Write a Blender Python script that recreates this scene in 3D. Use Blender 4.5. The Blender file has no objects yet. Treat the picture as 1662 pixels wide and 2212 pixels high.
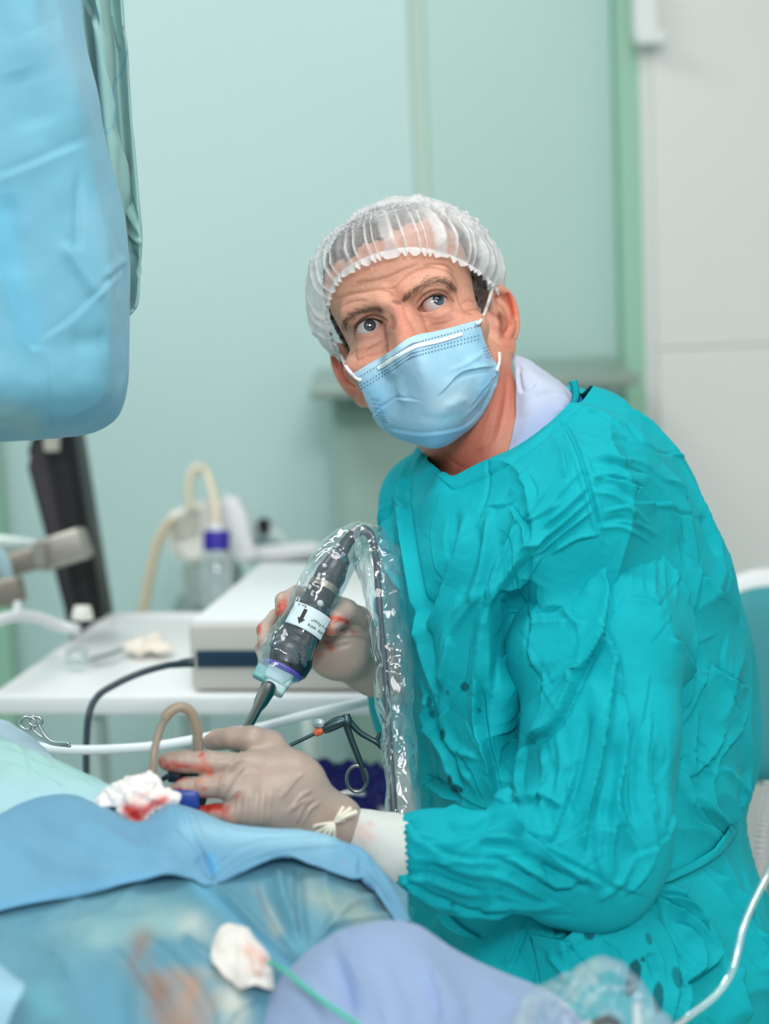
import bpy, bmesh, math
import numpy as np
from mathutils import Vector, Matrix
rad = math.radians
S = bpy.context.scene
COL = S.collection
# ---------------------------------------------------------------- camera
W, H, F = 1662.0, 2212.0, 4130.0
_p, _r = rad(9.0), rad(2.5)
CAM = np.array([0.0, 0.0, 1.5])
_F0 = np.array([0, math.cos(_p), -math.sin(_p)]); _R0 = np.array([1.0, 0, 0]); _U0 = np.array([0, math.sin(_p), math.cos(_p)])
FV = _F0; RV = math.cos(_r) * _R0 - math.sin(_r) * _U0; UV = math.cos(_r) * _U0 + math.sin(_r) * _R0
cd = bpy.data.cameras.new('camera'); cam = bpy.data.objects.new('camera', cd); COL.objects.link(cam)
m = Matrix.Identity(4)
for i in range(3):
    m[i][0], m[i][1], m[i][2], m[i][3] = RV[i], UV[i], -FV[i], CAM[i]
cam.matrix_world = m
cd.sensor_fit = 'HORIZONTAL'; cd.sensor_width = 24.0; cd.lens = F / W * 24.0
cd.clip_start = 0.05
cd.dof.use_dof = True; cd.dof.focus_distance = 1.73; cd.dof.aperture_fstop = 2.6
S.camera = cam
# ---------------------------------------------------------------- world and lights
w = bpy.data.worlds.new('world'); S.world = w; w.use_nodes = True
bg = w.node_tree.nodes['Background']; bg.inputs[0].default_value = (0.95, 0.98, 1.0, 1); bg.inputs[1].default_value = 0.42
def area(name, loc, target, size, power, color=(1, 1, 1), sy=None):
    l = bpy.data.lights.new(name, 'AREA'); l.energy = power; l.color = color; l.size = size
    if sy: l.shape = 'RECTANGLE'; l.size_y = sy
    o = bpy.data.objects.new(name, l); COL.objects.link(o); o.location = loc
    o.rotation_euler = (Vector(target) - Vector(loc)).to_track_quat('-Z', 'Y').to_euler()
    return o
area('ceiling_lamp_light', (0.30, 1.35, 2.72), (0.3, 1.5, 0), 0.9, 13, (1.0, 0.975, 0.96), 0.6)
area('ceiling_lamp_light', (-0.9, 2.4, 2.72), (-0.8, 2.5, 0), 1.1, 16, (1.0, 0.975, 0.965), 0.6)
area('ceiling_lamp_light', (0.25, -0.85, 2.70), (0.5, 1.5, 1.1), 0.8, 52, (1.0, 0.975, 0.96), 0.6)
area('ceiling_lamp_light', (-1.0, -0.3, 2.72), (-0.9, -0.2, 0), 0.9, 14, (1.0, 0.98, 0.97), 0.6)
S.view_settings.view_transform = 'Standard'; S.view_settings.look = 'None'
S.view_settings.gamma = 1.0; S.view_settings.use_curve_mapping = False
S.view_settings.exposure = 0.0
S.cycles.transparent_max_bounces = 24; S.cycles.max_bounces = 8
# ---------------------------------------------------------------- pixel <-> world (positions measured off the photograph, with real depth)
def P(a):
    a = np.asarray(a, float); d = a[..., 2:3]; d = np.where(d < 1.56, 1.56 - (1.56 - d) * .55, d)   # foreground depths recalibrated from the focus blur
    return CAM + d * FV + (a[..., 0:1] - W / 2) / F * d * RV - (a[..., 1:2] - H / 2) / F * d * UV
def proj(V):
    q = np.asarray(V) - CAM; d = q @ FV
    return np.stack([W / 2 + F * (q @ RV) / d, H / 2 - F * (q @ UV) / d, d], -1)
def ray(px, py):
    return FV + (px - W / 2) / F * RV - (py - H / 2) / F * UV
def G(px, py, z):                                   # the point of a pixel's ray at height z
    r = ray(px, py); return CAM + r * ((z - CAM[2]) / r[2])
# ---------------------------------------------------------------- colour / material
def lin(c):
    c = np.asarray(c, float) / 255.0
    return np.where(c <= 0.04045, c / 12.92, ((c + 0.055) / 1.055) ** 2.4)
_M = {}
def mat(name, rgb=(200, 200, 200), rough=0.5, metal=0.0, vcol=False, bump=None, bdist=0.002, sss=0.0, sss_r=(0.012, 0.005, 0.003), spec=0.5,
        coat=0.0, var=0.0, var_scale=30.0, sheen=0.0, alpha=None, transl=0.0):
    if name in _M: return _M[name]
    m = bpy.data.materials.new(name); m.use_nodes = True; nt = m.node_tree; N = nt.nodes; b = N['Principled BSDF']
    out = N['Material Output']
    c = lin(rgb); b.inputs['Base Color'].default_value = (*c, 1)
    b.inputs['Roughness'].default_value = rough; b.inputs['Metallic'].default_value = metal
    b.inputs['Specular IOR Level'].default_value = spec; b.inputs['Coat Weight'].default_value = coat
    b.inputs['Sheen Weight'].default_value = sheen
    src = None
    if vcol:
        at = N.new('ShaderNodeAttribute'); at.attribute_name = 'col'; src = at.outputs['Color']
    if var > 0:
        tc = N.new('ShaderNodeTexCoord'); no = N.new('ShaderNodeTexNoise'); no.inputs['Scale'].default_value = var_scale; no.inputs['Detail'].default_value = 6
        nt.links.new(tc.outputs['Object'], no.inputs['Vector'])
        mr = N.new('ShaderNodeMapRange'); mr.inputs[1].default_value = 0.25; mr.inputs[2].default_value = 0.75
        mr.inputs[3].default_value = 1 - var; mr.inputs[4].default_value = 1 + var
        nt.links.new(no.outputs['Fac'], mr.inputs[0])
        mx = N.new('ShaderNodeVectorMath'); mx.operation = 'SCALE'
        if src is not None: nt.links.new(src, mx.inputs[0])
        else: mx.inputs[0].default_value = tuple(c)
        nt.links.new(mr.outputs[0], mx.inputs['Scale']); src = mx.outputs[0]
    if src is not None: nt.links.new(src, b.inputs['Base Color'])
    if sss > 0:
        b.inputs['Subsurface Weight'].default_value = sss; b.inputs['Subsurface Radius'].default_value = (1, .45, .25); b.inputs['Subsurface Scale'].default_value = sss_r[0]
    if bump:
        prev = None
        tc = N.new('ShaderNodeTexCoord')
        for sc, st, kind in bump:
            if kind == 'n':
                t = N.new('ShaderNodeTexNoise'); t.inputs['Detail'].default_value = 5; t.inputs['Roughness'].default_value = 0.6; o = t.outputs['Fac']
            elif kind == 'v':
                t = N.new('ShaderNodeTexVoronoi'); o = t.outputs['Distance']
            else:
                t = N.new('ShaderNodeTexWave'); t.inputs['Distortion'].default_value = 1.0; o = t.outputs['Fac']
            t.inputs['Scale'].default_value = sc
            nt.links.new(tc.outputs['Object'], t.inputs['Vector'])
            bu = N.new('ShaderNodeBump'); bu.inputs['Strength'].default_value = st; bu.inputs['Distance'].default_value = bdist
            nt.links.new(o, bu.inputs['Height'])
            if prev is not None: nt.links.new(prev, bu.inputs['Normal'])
            prev = bu.outputs[0]
        nt.links.new(prev, b.inputs['Normal'])
    sh = b.outputs[0]
    if transl > 0:
        tr = N.new('ShaderNodeBsdfTranslucent'); tr.inputs[0].default_value = (*c, 1)
        if src is not None: nt.links.new(src, tr.inputs[0])
        ms = N.new('ShaderNodeMixShader'); ms.inputs[0].default_value = transl
        nt.links.new(sh, ms.inputs[1]); nt.links.new(tr.outputs[0], ms.inputs[2]); sh = ms.outputs[0]
    if alpha is not None:
        tp = N.new('ShaderNodeBsdfTransparent'); ms = N.new('ShaderNodeMixShader'); ms.inputs[0].default_value = alpha
        nt.links.new(tp.outputs[0], ms.inputs[1]); nt.links.new(sh, ms.inputs[2]); sh = ms.outputs[0]
    if sh is not b.outputs[0]: nt.links.new(sh, out.inputs[0])
    _M[name] = m; return m
def plastic_film(name, tint=(0.93, 0.98, 1.0), haze=0.06, scale=60, strength=0.6, gloss_rough=0.06, edge=0.45, dist=0.006):
    m = bpy.data.materials.new(name); m.use_nodes = True; nt = m.node_tree; N = nt.nodes; N.remove(N['Principled BSDF']); out = N['Material Output']
    tp = N.new('ShaderNodeBsdfTransparent'); tp.inputs[0].default_value = (*tint, 1)
    gl = N.new('ShaderNodeBsdfGlossy'); gl.inputs['Roughness'].default_value = gloss_rough; gl.inputs['Color'].default_value = (1, 1, 1, 1)
    df = N.new('ShaderNodeBsdfDiffuse'); df.inputs[0].default_value = (.8, .88, .92, 1)
    tc = N.new('ShaderNodeTexCoord'); mp = N.new('ShaderNodeMapping'); mp.inputs['Scale'].default_value = (1, 1, .45)
    no = N.new('ShaderNodeTexNoise'); no.inputs['Scale'].default_value = scale; no.inputs['Detail'].default_value = 3; no.inputs['Distortion'].default_value = 1.2
    nt.links.new(tc.outputs['Object'], mp.inputs[0]); nt.links.new(mp.outputs[0], no.inputs['Vector'])
    bu = N.new('ShaderNodeBump'); bu.inputs['Strength'].default_value = strength; bu.inputs['Distance'].default_value = dist
    nt.links.new(no.outputs['Fac'], bu.inputs['Height'])
    lw = N.new('ShaderNodeLayerWeight'); lw.inputs['Blend'].default_value = 0.35
    nt.links.new(bu.outputs[0], gl.inputs['Normal']); nt.links.new(bu.outputs[0], lw.inputs['Normal'])
    mr = N.new('ShaderNodeMapRange'); mr.inputs[3].default_value = 0.045; mr.inputs[4].default_value = edge
    nt.links.new(lw.outputs['Fresnel'], mr.inputs[0])
    a = N.new('ShaderNodeMixShader'); a.inputs[0].default_value = haze
    nt.links.new(tp.outputs[0], a.inputs[1]); nt.links.new(df.outputs[0], a.inputs[2])
    b = N.new('ShaderNodeMixShader'); nt.links.new(mr.outputs[0], b.inputs[0]); nt.links.new(a.outputs[0], b.inputs[1]); nt.links.new(gl.outputs[0], b.inputs[2])
    nt.links.new(b.outputs[0], out.inputs[0]); return m
# ---------------------------------------------------------------- objects
LOC = {}
def _props(o, label, cat, group, kind):
    for k, v in (('label', label), ('category', cat), ('group', group), ('kind', kind)):
        if v: o[k] = v
def thing(name, label, cat, loc, group=None):
    o = bpy.data.objects.new(name, None); COL.objects.link(o); o.location = tuple(loc); o.empty_display_size = 0.05
    LOC[o] = np.array(loc, float); _props(o, label, cat, group, None); return o
def mesh(name, VF, material, parent=None, label=None, cat=None, group=None, kind=None, col=None, smooth=True, solid=0.0, loc=None, sharp=None):
    V, Fc = VF; V = np.asarray(V, float)
    if parent is not None: L = LOC[parent]
    elif loc is not None: L = np.asarray(loc, float)
    else:
        L = (V.min(0) + V.max(0)) / 2; L[2] = V[:, 2].min()
    me = bpy.data.meshes.new(name); Vl = (V - L).astype(np.float32)
    if isinstance(Fc, np.ndarray):
        n, k = Fc.shape; me.vertices.add(len(Vl)); me.vertices.foreach_set('co', Vl.ravel())
        me.loops.add(n * k); me.loops.foreach_set('vertex_index', Fc.astype(np.int32).ravel())
        me.polygons.add(n); me.polygons.foreach_set('loop_start', np.arange(0, n * k, k, dtype=np.int32))
        me.polygons.foreach_set('loop_total', np.full(n, k, np.int32)); me.update(calc_edges=True); me.validate()
    else:
        me.from_pydata(Vl.tolist(), [], [list(map(int, f)) for f in Fc]); me.update()
    me.polygons.foreach_set('use_smooth', np.full(len(me.polygons), smooth))
    if col is not None:
        at = me.attributes.new('col', 'FLOAT_COLOR', 'POINT')
        c4 = np.ones((len(V), 4), np.float32); c4[:, :3] = col; at.data.foreach_set('color', c4.ravel())
    o = bpy.data.objects.new(name, me); COL.objects.link(o)
    if parent is not None: o.parent = parent; LOC[o] = L
    else: o.location = tuple(L); LOC[o] = L
    if material: me.materials.append(material)
    if sharp and smooth:
        try: me.set_sharp_from_angle(angle=rad(sharp))
        except Exception: pass
    if solid:
        md = o.modifiers.new('thickness', 'SOLIDIFY'); md.thickness = solid; md.offset = -1 if solid > 0 else 1; md.thickness = abs(solid)
    _props(o, label, cat, group, kind); return o
def join(parts):
    V = []; Fl = []; n = 0
    for v, f in parts:
        v = np.asarray(v); V.append(v); Fl += [[int(i) + n for i in q] for q in f]; n += len(v)
    return np.concatenate(V), Fl
# ---------------------------------------------------------------- shapes
def crm(pts, n, closed=False):
    pts = np.asarray(pts, float); k = len(pts)
    seg = k if closed else k - 1
    t = np.linspace(0, seg, n, endpoint=not closed); i = np.minimum(t.astype(int), seg - 1); u = (t - i).reshape((-1,) + (1,) * (pts.ndim - 1))
    ix = (lambda j: pts[j % k]) if closed else None
    if closed: p0, p1, p2, p3 = pts[(i - 1) % k], pts[i % k], pts[(i + 1) % k], pts[(i + 2) % k]
    else:
        p1, p2 = pts[i], pts[i + 1]
        p0 = np.where((i > 0).reshape(u.shape), pts[np.maximum(i - 1, 0)], 2 * p1 - p2)
        p3 = np.where((i + 2 < k).reshape(u.shape), pts[np.minimum(i + 2, k - 1)], 2 * p2 - p1)
    return 0.5 * (2 * p1 + (p2 - p0) * u + (2 * p0 - 5 * p1 + 4 * p2 - p3) * u ** 2 + (3 * p1 - p0 - 3 * p2 + p3) * u ** 3)
def gridfaces(nr, nc, cr=False, cc=False):
    r = np.arange(nr if cr else nr - 1); c = np.arange(nc if cc else nc - 1)
    a, b = np.meshgrid(r, c, indexing='ij'); a = a.ravel(); b = b.ravel(); a2 = (a + 1) % nr; b2 = (b + 1) % nc
    return np.stack([a * nc + b, a2 * nc + b, a2 * nc + b2, a * nc + b2], 1)
def net(ctrl, nr, nc, cc=False, px=True):
    c = np.asarray(ctrl, float)
    g = crm(c, nr); g = crm(np.swapaxes(g, 0, 1), nc, cc); g = np.swapaxes(g, 0, 1)
    V = g.reshape(-1, 3)
    return (P(V) if px else V), gridfaces(nr, nc, False, cc)
def normals(V, Fc):
    Fc = np.asarray(Fc); n = np.cross(V[Fc[:, 2]] - V[Fc[:, 0]], V[Fc[:, -1]] - V[Fc[:, 1]])
    N = np.zeros_like(V)
    for k in range(Fc.shape[1]):
        for j in range(3): N[:, j] += np.bincount(Fc[:, k], n[:, j], len(V))
    return N / (np.linalg.norm(N, axis=1, keepdims=True) + 1e-12)
def toward(V, Fc):                                   # make a sheet's faces look at the camera
    N = normals(V, Fc); return Fc if ((CAM - V) * N).sum(1).mean() > 0 else Fc[:, ::-1].copy()
def frames(pts):
    T = np.gradient(pts, axis=0); T /= np.linalg.norm(T, axis=1, keepdims=True) + 1e-12
    a = np.array([0, 0, 1.0]) if abs(T[0][2]) < 0.9 else np.array([1.0, 0, 0])
    n = np.cross(T[0], a); n /= np.linalg.norm(n); Ns = []
    for t in T:
        n = n - t * (n @ t); n /= np.linalg.norm(n) + 1e-12; Ns.append(n.copy())
    Ns = np.array(Ns); return T, Ns, np.cross(T, Ns)
def tube(pts, r, n=12, cap=True):
    pts = np.asarray(pts, float); r = np.broadcast_to(np.asarray(r, float), (len(pts),))
    T, A, B = frames(pts); th = np.linspace(0, 2 * math.pi, n, endpoint=False)
    V = pts[:, None] + r[:, None, None] * (np.cos(th)[None, :, None] * A[:, None] + np.sin(th)[None, :, None] * B[:, None])
    V = V.reshape(-1, 3); Fl = gridfaces(len(pts), n, False, True).tolist()
    if cap:
        Fl.append(list(range(n))); Fl.append(list(range((len(pts) - 1) * n, len(pts) * n))[::-1])
    return V, Fl
def ptube(pp, r_px, m=40, n=12, cap=True):           # tube through (px, py, d), radius in pixels
    q = crm(np.asarray(pp, float), m); r = np.broadcast_to(np.asarray(r_px, float), (len(pp),)); rr = crm(r[:, None], m)[:, 0] * q[:, 2] / F
    return tube(P(q), rr, n, cap)
def lathe(A, B, prof, n=32):                         # prof: (distance along A->B in metres, radius)
    A = np.asarray(A, float); u = np.asarray(B, float) - A; u /= np.linalg.norm(u)
    a = np.array([0, 0, 1.0]) if abs(u[2]) < .9 else np.array([1.0, 0, 0])
    x = np.cross(u, a); x /= np.linalg.norm(x); y = np.cross(u, x)
    th = np.linspace(0, 2 * math.pi, n, endpoint=False)
    V = np.concatenate([A + t * u + r * (np.cos(th)[:, None] * x + np.sin(th)[:, None] * y) for t, r in prof])
    Fl = gridfaces(len(prof), n, False, True).tolist(); Fl.append(list(range(n))); Fl.append(list(range((len(prof) - 1) * n, len(prof) * n))[::-1])
    return V, Fl
def rbox(c, half, axes=None, bev=0.004, seg=2):
    bm = bmesh.new(); bmesh.ops.create_cube(bm, size=2.0)
    h = np.asarray(half, float)
    for v in bm.verts: v.co = Vector((v.co.x * h[0], v.co.y * h[1], v.co.z * h[2]))
    if bev > 0: bmesh.ops.bevel(bm, geom=list(bm.edges), offset=min(bev, h.min() * .95), segments=seg, affect='EDGES', profile=0.5)
    bm.verts.index_update()
    V = np.array([v.co[:] for v in bm.verts]); Fl = [[v.index for v in f.verts] for f in bm.faces]; bm.free()
    A = np.eye(3) if axes is None else np.asarray(axes, float)
    return V @ A + np.asarray(c, float), Fl
def beam(a, b, wx, wy, up=None, bev=0.003):          # rounded bar from a to b
    a = np.asarray(a, float); b = np.asarray(b, float); u = b - a; L = np.linalg.norm(u); u /= L
    up = UV if up is None else np.asarray(up, float)
    x = np.cross(u, up); x /= np.linalg.norm(x); y = np.cross(x, u)
    return rbox((a + b) / 2, (wx, wy, L / 2), (x, y, u), bev)
def yawaxes(v):
    v = np.array([v[0], v[1], 0.0]); v /= np.linalg.norm(v); return np.array([v, np.cross([0, 0, 1.0], v), [0, 0, 1.0]])
# value noise
_rng = np.random.RandomState(7); _tab = _rng.rand(4096)
def vnoise(p, f=1.0, seed=0):
    p = np.asarray(p) * f + seed * 17.31; i = np.floor(p).astype(np.int64); u = p - i; u = u * u * (3 - 2 * u); o = np.zeros(len(p))
    for dx in (0, 1):
        for dy in (0, 1):
            for dz in (0, 1):
                h = ((i[:, 0] + dx) * 374761393 + (i[:, 1] + dy) * 668265263 + (i[:, 2] + dz) * 2147483647 + seed * 7919)
                h = (h ^ (h >> 13)) * 1274126177; h = (h ^ (h >> 16)) & 4095
                wt = (u[:, 0] if dx else 1 - u[:, 0]) * (u[:, 1] if dy else 1 - u[:, 1]) * (u[:, 2] if dz else 1 - u[:, 2])
                o += wt * _tab[h]
    return o * 2 - 1
def fbm(p, f, oct=3, seed=0):
    o = 0; a = 1.0
    for k in range(oct): o = o + a * vnoise(p, f * 2 ** k, seed + k); a *= .5
    return o
def ridge(p, f, seed=0): return 1 - np.abs(vnoise(p, f, seed)) * 2
# strokes: folds, creases and stains pressed into a surface where the photograph shows them
def segdist(q, pts):
    best = np.full(len(q), 1e9); side = np.zeros(len(q)); tt = np.zeros(len(q))
    L = np.concatenate([[0], np.cumsum(np.linalg.norm(np.diff(pts, axis=0), axis=1))]); 
    for k in range(len(pts) - 1):
        a, b = pts[k], pts[k + 1]; ab = b - a; l2 = ab @ ab + 1e-9
        t = np.clip(((q - a) @ ab) / l2, 0, 1); e = q - a - t[:, None] * ab; d = np.hypot(e[:, 0], e[:, 1])
        mk = d < best; best[mk] = d[mk]; side[mk] = np.sign(ab[0] * e[mk, 1] - ab[1] * e[mk, 0]); tt[mk] = (L[k] + t[mk] * math.sqrt(l2)) / L[-1]
    return best, side, tt
def sculpt(V, Fc, strokes, face=True):
    """strokes: (kind, points px, width px, height mm). kinds: v valley, r ridge, f fold (steep on the left of travel, long slope on the right)."""
    N = normals(V, Fc); q = proj(V)[:, :2]; view = CAM - V; view /= np.linalg.norm(view, axis=1, keepdims=True)
    fc = np.clip((N * view).sum(1) * 4, 0, 1) if face else np.ones(len(V))
    D = np.zeros(len(V))
    for kind, pts, wd, amp in strokes:
        pts = np.asarray(pts, float)
        if len(pts) > 2: pts = crm(pts, len(pts) * 5)
        R = wd * (9 if kind in 'fg' else 3.2)
        ok = np.where((q[:, 0] > pts[:, 0].min() - R) & (q[:, 0] < pts[:, 0].max() + R) & (q[:, 1] > pts[:, 1].min() - R) & (q[:, 1] < pts[:, 1].max() + R))[0]
        if not len(ok): continue
        d, sd, t = segdist(q[ok], pts); end = np.clip(np.minimum(t, 1 - t) * 5 + 0.08, 0, 1) ** .7
        if kind == 'v': pr = -np.exp(-(d / wd) ** 2)
        elif kind == 'r': pr = np.exp(-(d / wd) ** 2)
        else:
            s = d * (sd if kind == 'f' else -sd)
            pr = np.where(s > 0, np.exp(-s / (2.6 * wd)), np.exp(-(s / (0.55 * wd)) ** 2)) - 0.35 * np.exp(-((s + 1.1 * wd) / (.7 * wd)) ** 2)
            pr = pr * (d < R)
        D[ok] += pr * amp * 1e-3 * end
    return V + N * (D * fc)[:, None]
def paint(C, V, strokes, N=None, blotch=0):
    """strokes: (points px, width px, rgb, alpha)"""
    q = proj(V)[:, :2]
    for pts, wd, rgb, al in strokes:
        pts = np.asarray(pts, float)
        if len(pts) == 1: pts = np.vstack([pts, pts + .1])
        elif len(pts) > 2: pts = crm(pts, len(pts) * 5)
        ok = np.where((q[:, 0] > pts[:, 0].min() - 3 * wd) & (q[:, 0] < pts[:, 0].max() + 3 * wd) & (q[:, 1] > pts[:, 1].min() - 3 * wd) & (q[:, 1] < pts[:, 1].max() + 3 * wd))[0]
        if not len(ok): continue
        d, _, _ = segdist(q[ok], pts); a = al * np.exp(-(d / wd) ** 2)
        if blotch: a = np.clip(a * (.62 + .75 * fbm(V[ok], blotch, 4, 77)), 0, 1)
        if N is not None: a = a * (((CAM - V[ok]) * N[ok]).sum(1) > 0)
        C[ok] = C[ok] * (1 - a[:, None]) + lin(rgb) * a[:, None]
    return C
def Z(lst, s, ox, oy): return [(x / s + ox, y / s + oy) for x, y in lst]
# signed distance modelling
class Grid:
    def __init__(s, lo, hi, h, far=0.03):
        s.lo = np.asarray(lo, float); s.h = h; s.n = np.ceil((np.asarray(hi) - s.lo) / h).astype(int) + 1
        s.f = np.full(s.n, far, np.float32)
    def blk(s, lo, hi):
        i0 = np.clip(np.floor((np.asarray(lo) - s.lo) / s.h).astype(int), 0, s.n - 1); i1 = np.clip(np.ceil((np.asarray(hi) - s.lo) / s.h).astype(int) + 1, 1, s.n)
        sl = tuple(slice(a, b) for a, b in zip(i0, i1))
        ax = [((np.arange(a, b) * s.h + l).astype(np.float32)) for a, b, l in zip(i0, i1, s.lo)]
        return sl, ax[0][:, None, None], ax[1][None, :, None], ax[2][None, None, :]
    def put(s, sl, d, k, op):
        a = s.f[sl]
        if op == 'u':
            h = np.maximum(k - np.abs(a - d), 0) / k if k > 0 else 0; s.f[sl] = np.minimum(a, d) - h * h * k * .25
        elif op == 's':
            d = -d; h = np.maximum(k - np.abs(a - d), 0) / k if k > 0 else 0; s.f[sl] = np.maximum(a, d) + h * h * k * .25
    def cone(s, a, b, ra, rb, k=0.01, op='u'):
        a = np.asarray(a, float); b = np.asarray(b, float); R = max(ra, rb) + k + .012
        sl, X, Y, Zz = s.blk(np.minimum(a, b) - R, np.maximum(a, b) + R); ba = b - a; l2 = ba @ ba + 1e-12
        x, y, z = X - a[0], Y - a[1], Zz - a[2]; t = np.clip((x * ba[0] + y * ba[1] + z * ba[2]) / l2, 0, 1)
        d = np.sqrt((x - t * ba[0]) ** 2 + (y - t * ba[1]) ** 2 + (z - t * ba[2]) ** 2) - (ra + (rb - ra) * t)
        s.put(sl, d.astype(np.float32), k, op)
    def chain(s, pts, rs, k=0.01, op='u', k2=.008):
        for i in range(len(pts) - 1): s.cone(pts[i], pts[i + 1], rs[i], rs[i + 1], k if i == 0 else min(k, k2), op)
    def ell(s, c, r, k=0.01, op='u', A=None):
        c = np.asarray(c, float); r = np.asarray(r, float); R = r.max() + k + .012
        sl, X, Y, Zz = s.blk(c - R, c + R); x, y, z = X - c[0], Y - c[1], Zz - c[2]
        if A is not None: x, y, z = [A[i][0] * x + A[i][1] * y + A[i][2] * z for i in range(3)]
        k0 = np.sqrt((x / r[0]) ** 2 + (y / r[1]) ** 2 + (z / r[2]) ** 2); k1 = np.sqrt((x / r[0] ** 2) ** 2 + (y / r[1] ** 2) ** 2 + (z / r[2] ** 2) ** 2) + 1e-9
        s.put(sl, (k0 * (k0 - 1) / k1).astype(np.float32), k, op)
    def mesh(s):
        f = s.f; sg = f < 0; n = s.n
        c = [sg[i:n[0] - 1 + i, j:n[1] - 1 + j, k:n[2] - 1 + k] for i in (0, 1) for j in (0, 1) for k in (0, 1)]
        cnt = sum(x.astype(np.int8) for x in c); act = (cnt > 0) & (cnt < 8); ids = np.full(act.shape, -1, np.int64)
        I = np.argwhere(act); ids[act] = np.arange(len(I))
        co = [(i, j, k) for i in (0, 1) for j in (0, 1) for k in (0, 1)]
        vals = np.stack([f[I[:, 0] + a, I[:, 1] + b, I[:, 2] + d] for a, b, d in co], 1)
        acc = np.zeros((len(I), 3)); w = np.zeros(len(I))
        for a in range(8):
            for b in range(a + 1, 8):
                df = np.array(co[b]) - np.array(co[a])
                if np.abs(df).sum() != 1: continue
                va, vb = vals[:, a], vals[:, b]; x = (va < 0) != (vb < 0); t = np.where(x, va / np.where(x, va - vb, 1), 0)
                acc += np.where(x[:, None], np.array(co[a]) + t[:, None] * df, 0); w += x
        V = (I + acc / w[:, None]) * s.h + s.lo
        Q = []
        for ax in range(3):
            sl0 = [slice(None)] * 3; sl1 = [slice(None)] * 3; sl0[ax] = slice(0, -1); sl1[ax] = slice(1, None)
            A, B = sg[tuple(sl0)], sg[tuple(sl1)]; E = np.argwhere(A != B)
            o = [k for k in range(3) if k != ax]
            E = E[(E[:, o[0]] > 0) & (E[:, o[1]] > 0) & (E[:, o[0]] < n[o[0]] - 1) & (E[:, o[1]] < n[o[1]] - 1)]
            fl = A[E[:, 0], E[:, 1], E[:, 2]]
            def cell(u, v):
                e = E.copy(); e[:, o[0]] -= u; e[:, o[1]] -= v; return ids[e[:, 0], e[:, 1], e[:, 2]]
            q = np.stack([cell(1, 1), cell(0, 1), cell(0, 0), cell(1, 0)], 1)
            if ax == 1: q = q[:, ::-1]
            q[~fl] = q[~fl][:, ::-1]; Q.append(q)
        Q = np.concatenate(Q); return V, Q[(Q >= 0).all(1)]
def smooth_mesh(V, Fc, it=2, lam=0.5):
    E = np.concatenate([Fc[:, [i, (i + 1) % Fc.shape[1]]] for i in range(Fc.shape[1])]); n = len(V); deg = np.bincount(E.ravel(), minlength=n).astype(float)
    for s in range(it):
        A = np.stack([np.bincount(E[:, 0], V[E[:, 1], j], n) + np.bincount(E[:, 1], V[E[:, 0], j], n) for j in range(3)], 1) / np.maximum(deg, 1)[:, None]
        V = V + (A - V) * lam
    return V
# ================================================================ THE ROOM
def atY(px, py, y):
    r = ray(px, py); return CAM + r * ((y - CAM[1]) / r[1])
WY = 3.6
mint = mat('mint_wall_panel', (196, 224, 223), 0.36, var=0.02, var_scale=1.5, spec=0.4)
mint2 = mat('mint_wall_panel_green', (184, 216, 210), 0.38, var=0.02, var_scale=1.5)
green = mat('green_edge_trim', (158, 204, 180), 0.45)
strip = mat('pale_joint_strip', (196, 218, 206), 0.5)
white_wall = mat('white_door_lacquer', (230, 231, 229), 0.35, var=0.015, var_scale=2.0)
floor_m = mat('pale_vinyl_floor', (196, 208, 202), 0.35, var=0.05, var_scale=6)
ceil_m = mat('white_ceiling', (236, 238, 236), 0.8)
def struct(name, VF, m, parent=None, **k): return mesh(name, VF, m, parent, kind=None if parent else 'structure', smooth=False, **k)
xs = lambda px, py=900: atY(px, py, WY)[0]
xj, xc = xs(916, 450), xs(1368, 500)
wb = struct('wall_back', rbox((0, WY + .10, 1.4), (2.35, .04, 1.4), bev=0), mint2)
for a, b, mm_ in ((-2.3, xj - .012, mint), (xj + .012, xc - .03, mint2)):
    struct('wall_panel', rbox(((a + b) / 2, WY + .03, 1.4), ((b - a) / 2, .03, 1.398), bev=.004), mm_, wb)
struct('joint_strip', rbox((xj, WY + .036, 1.4), (.012, .03, 1.398), bev=.003), strip, wb)
tr = struct('trim_1', rbox((xc - .004, WY - .01, 1.4), (.026, .05, 1.398), bev=.004), green)
dr = struct('door_1', rbox((xc + .70, WY - .03, 1.30), (.69, .035, 1.30), bev=0), white_wall)
zs = atY(1550, 748, WY - .07)[2]
struct('door_panel', rbox((xc + .70, WY - .075, (zs - .0004 + .03) / 2), (.672, .012, (zs - .0004 - .03) / 2), bev=.004), white_wall, dr)
struct('door_panel', rbox((xc + .70, WY - .075, (zs + .0004 + 2.56) / 2), (.672, .012, (2.56 - zs - .0004) / 2), bev=.004), white_wall, dr)
hz = atY(1392, 25, WY - .1)
steel = mat('brushed_steel', (190, 196, 196), 0.28, 1.0)
struct('door_hinge', join([rbox(hz, (.022, .03, .05), bev=.006), rbox(hz + [.004, -.035, -.048], (.026, .02, .012), bev=.004)]), mat('white_plastic', (232, 236, 234), 0.4), dr)
struct('floor', rbox((0, 1.3, -.03), (2.4, 2.6, .03), bev=0), floor_m)
struct('ceiling', rbox((0, 1.3, 2.85), (2.4, 2.6, .03), bev=0), ceil_m)
struct('wall_left', rbox((-2.37, 1.3, 1.4), (.03, 2.6, 1.4), bev=0), mint)
struct('wall_right', rbox((2.2, 1.3, 1.4), (.03, 2.6, 1.4), bev=0), ceil_m)
zb = 0.10
struct('baseboard_back', rbox((-.45, WY - .012, .05), (1.85, .012, .05), bev=.003), green)
# far-left green strip behind the column
gx = atY(8, 1050, WY)[0]
struct('trim_2', rbox((gx - .03, WY - .02, 1.4), (.03, .02, 1.398), bev=.003), green)
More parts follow.
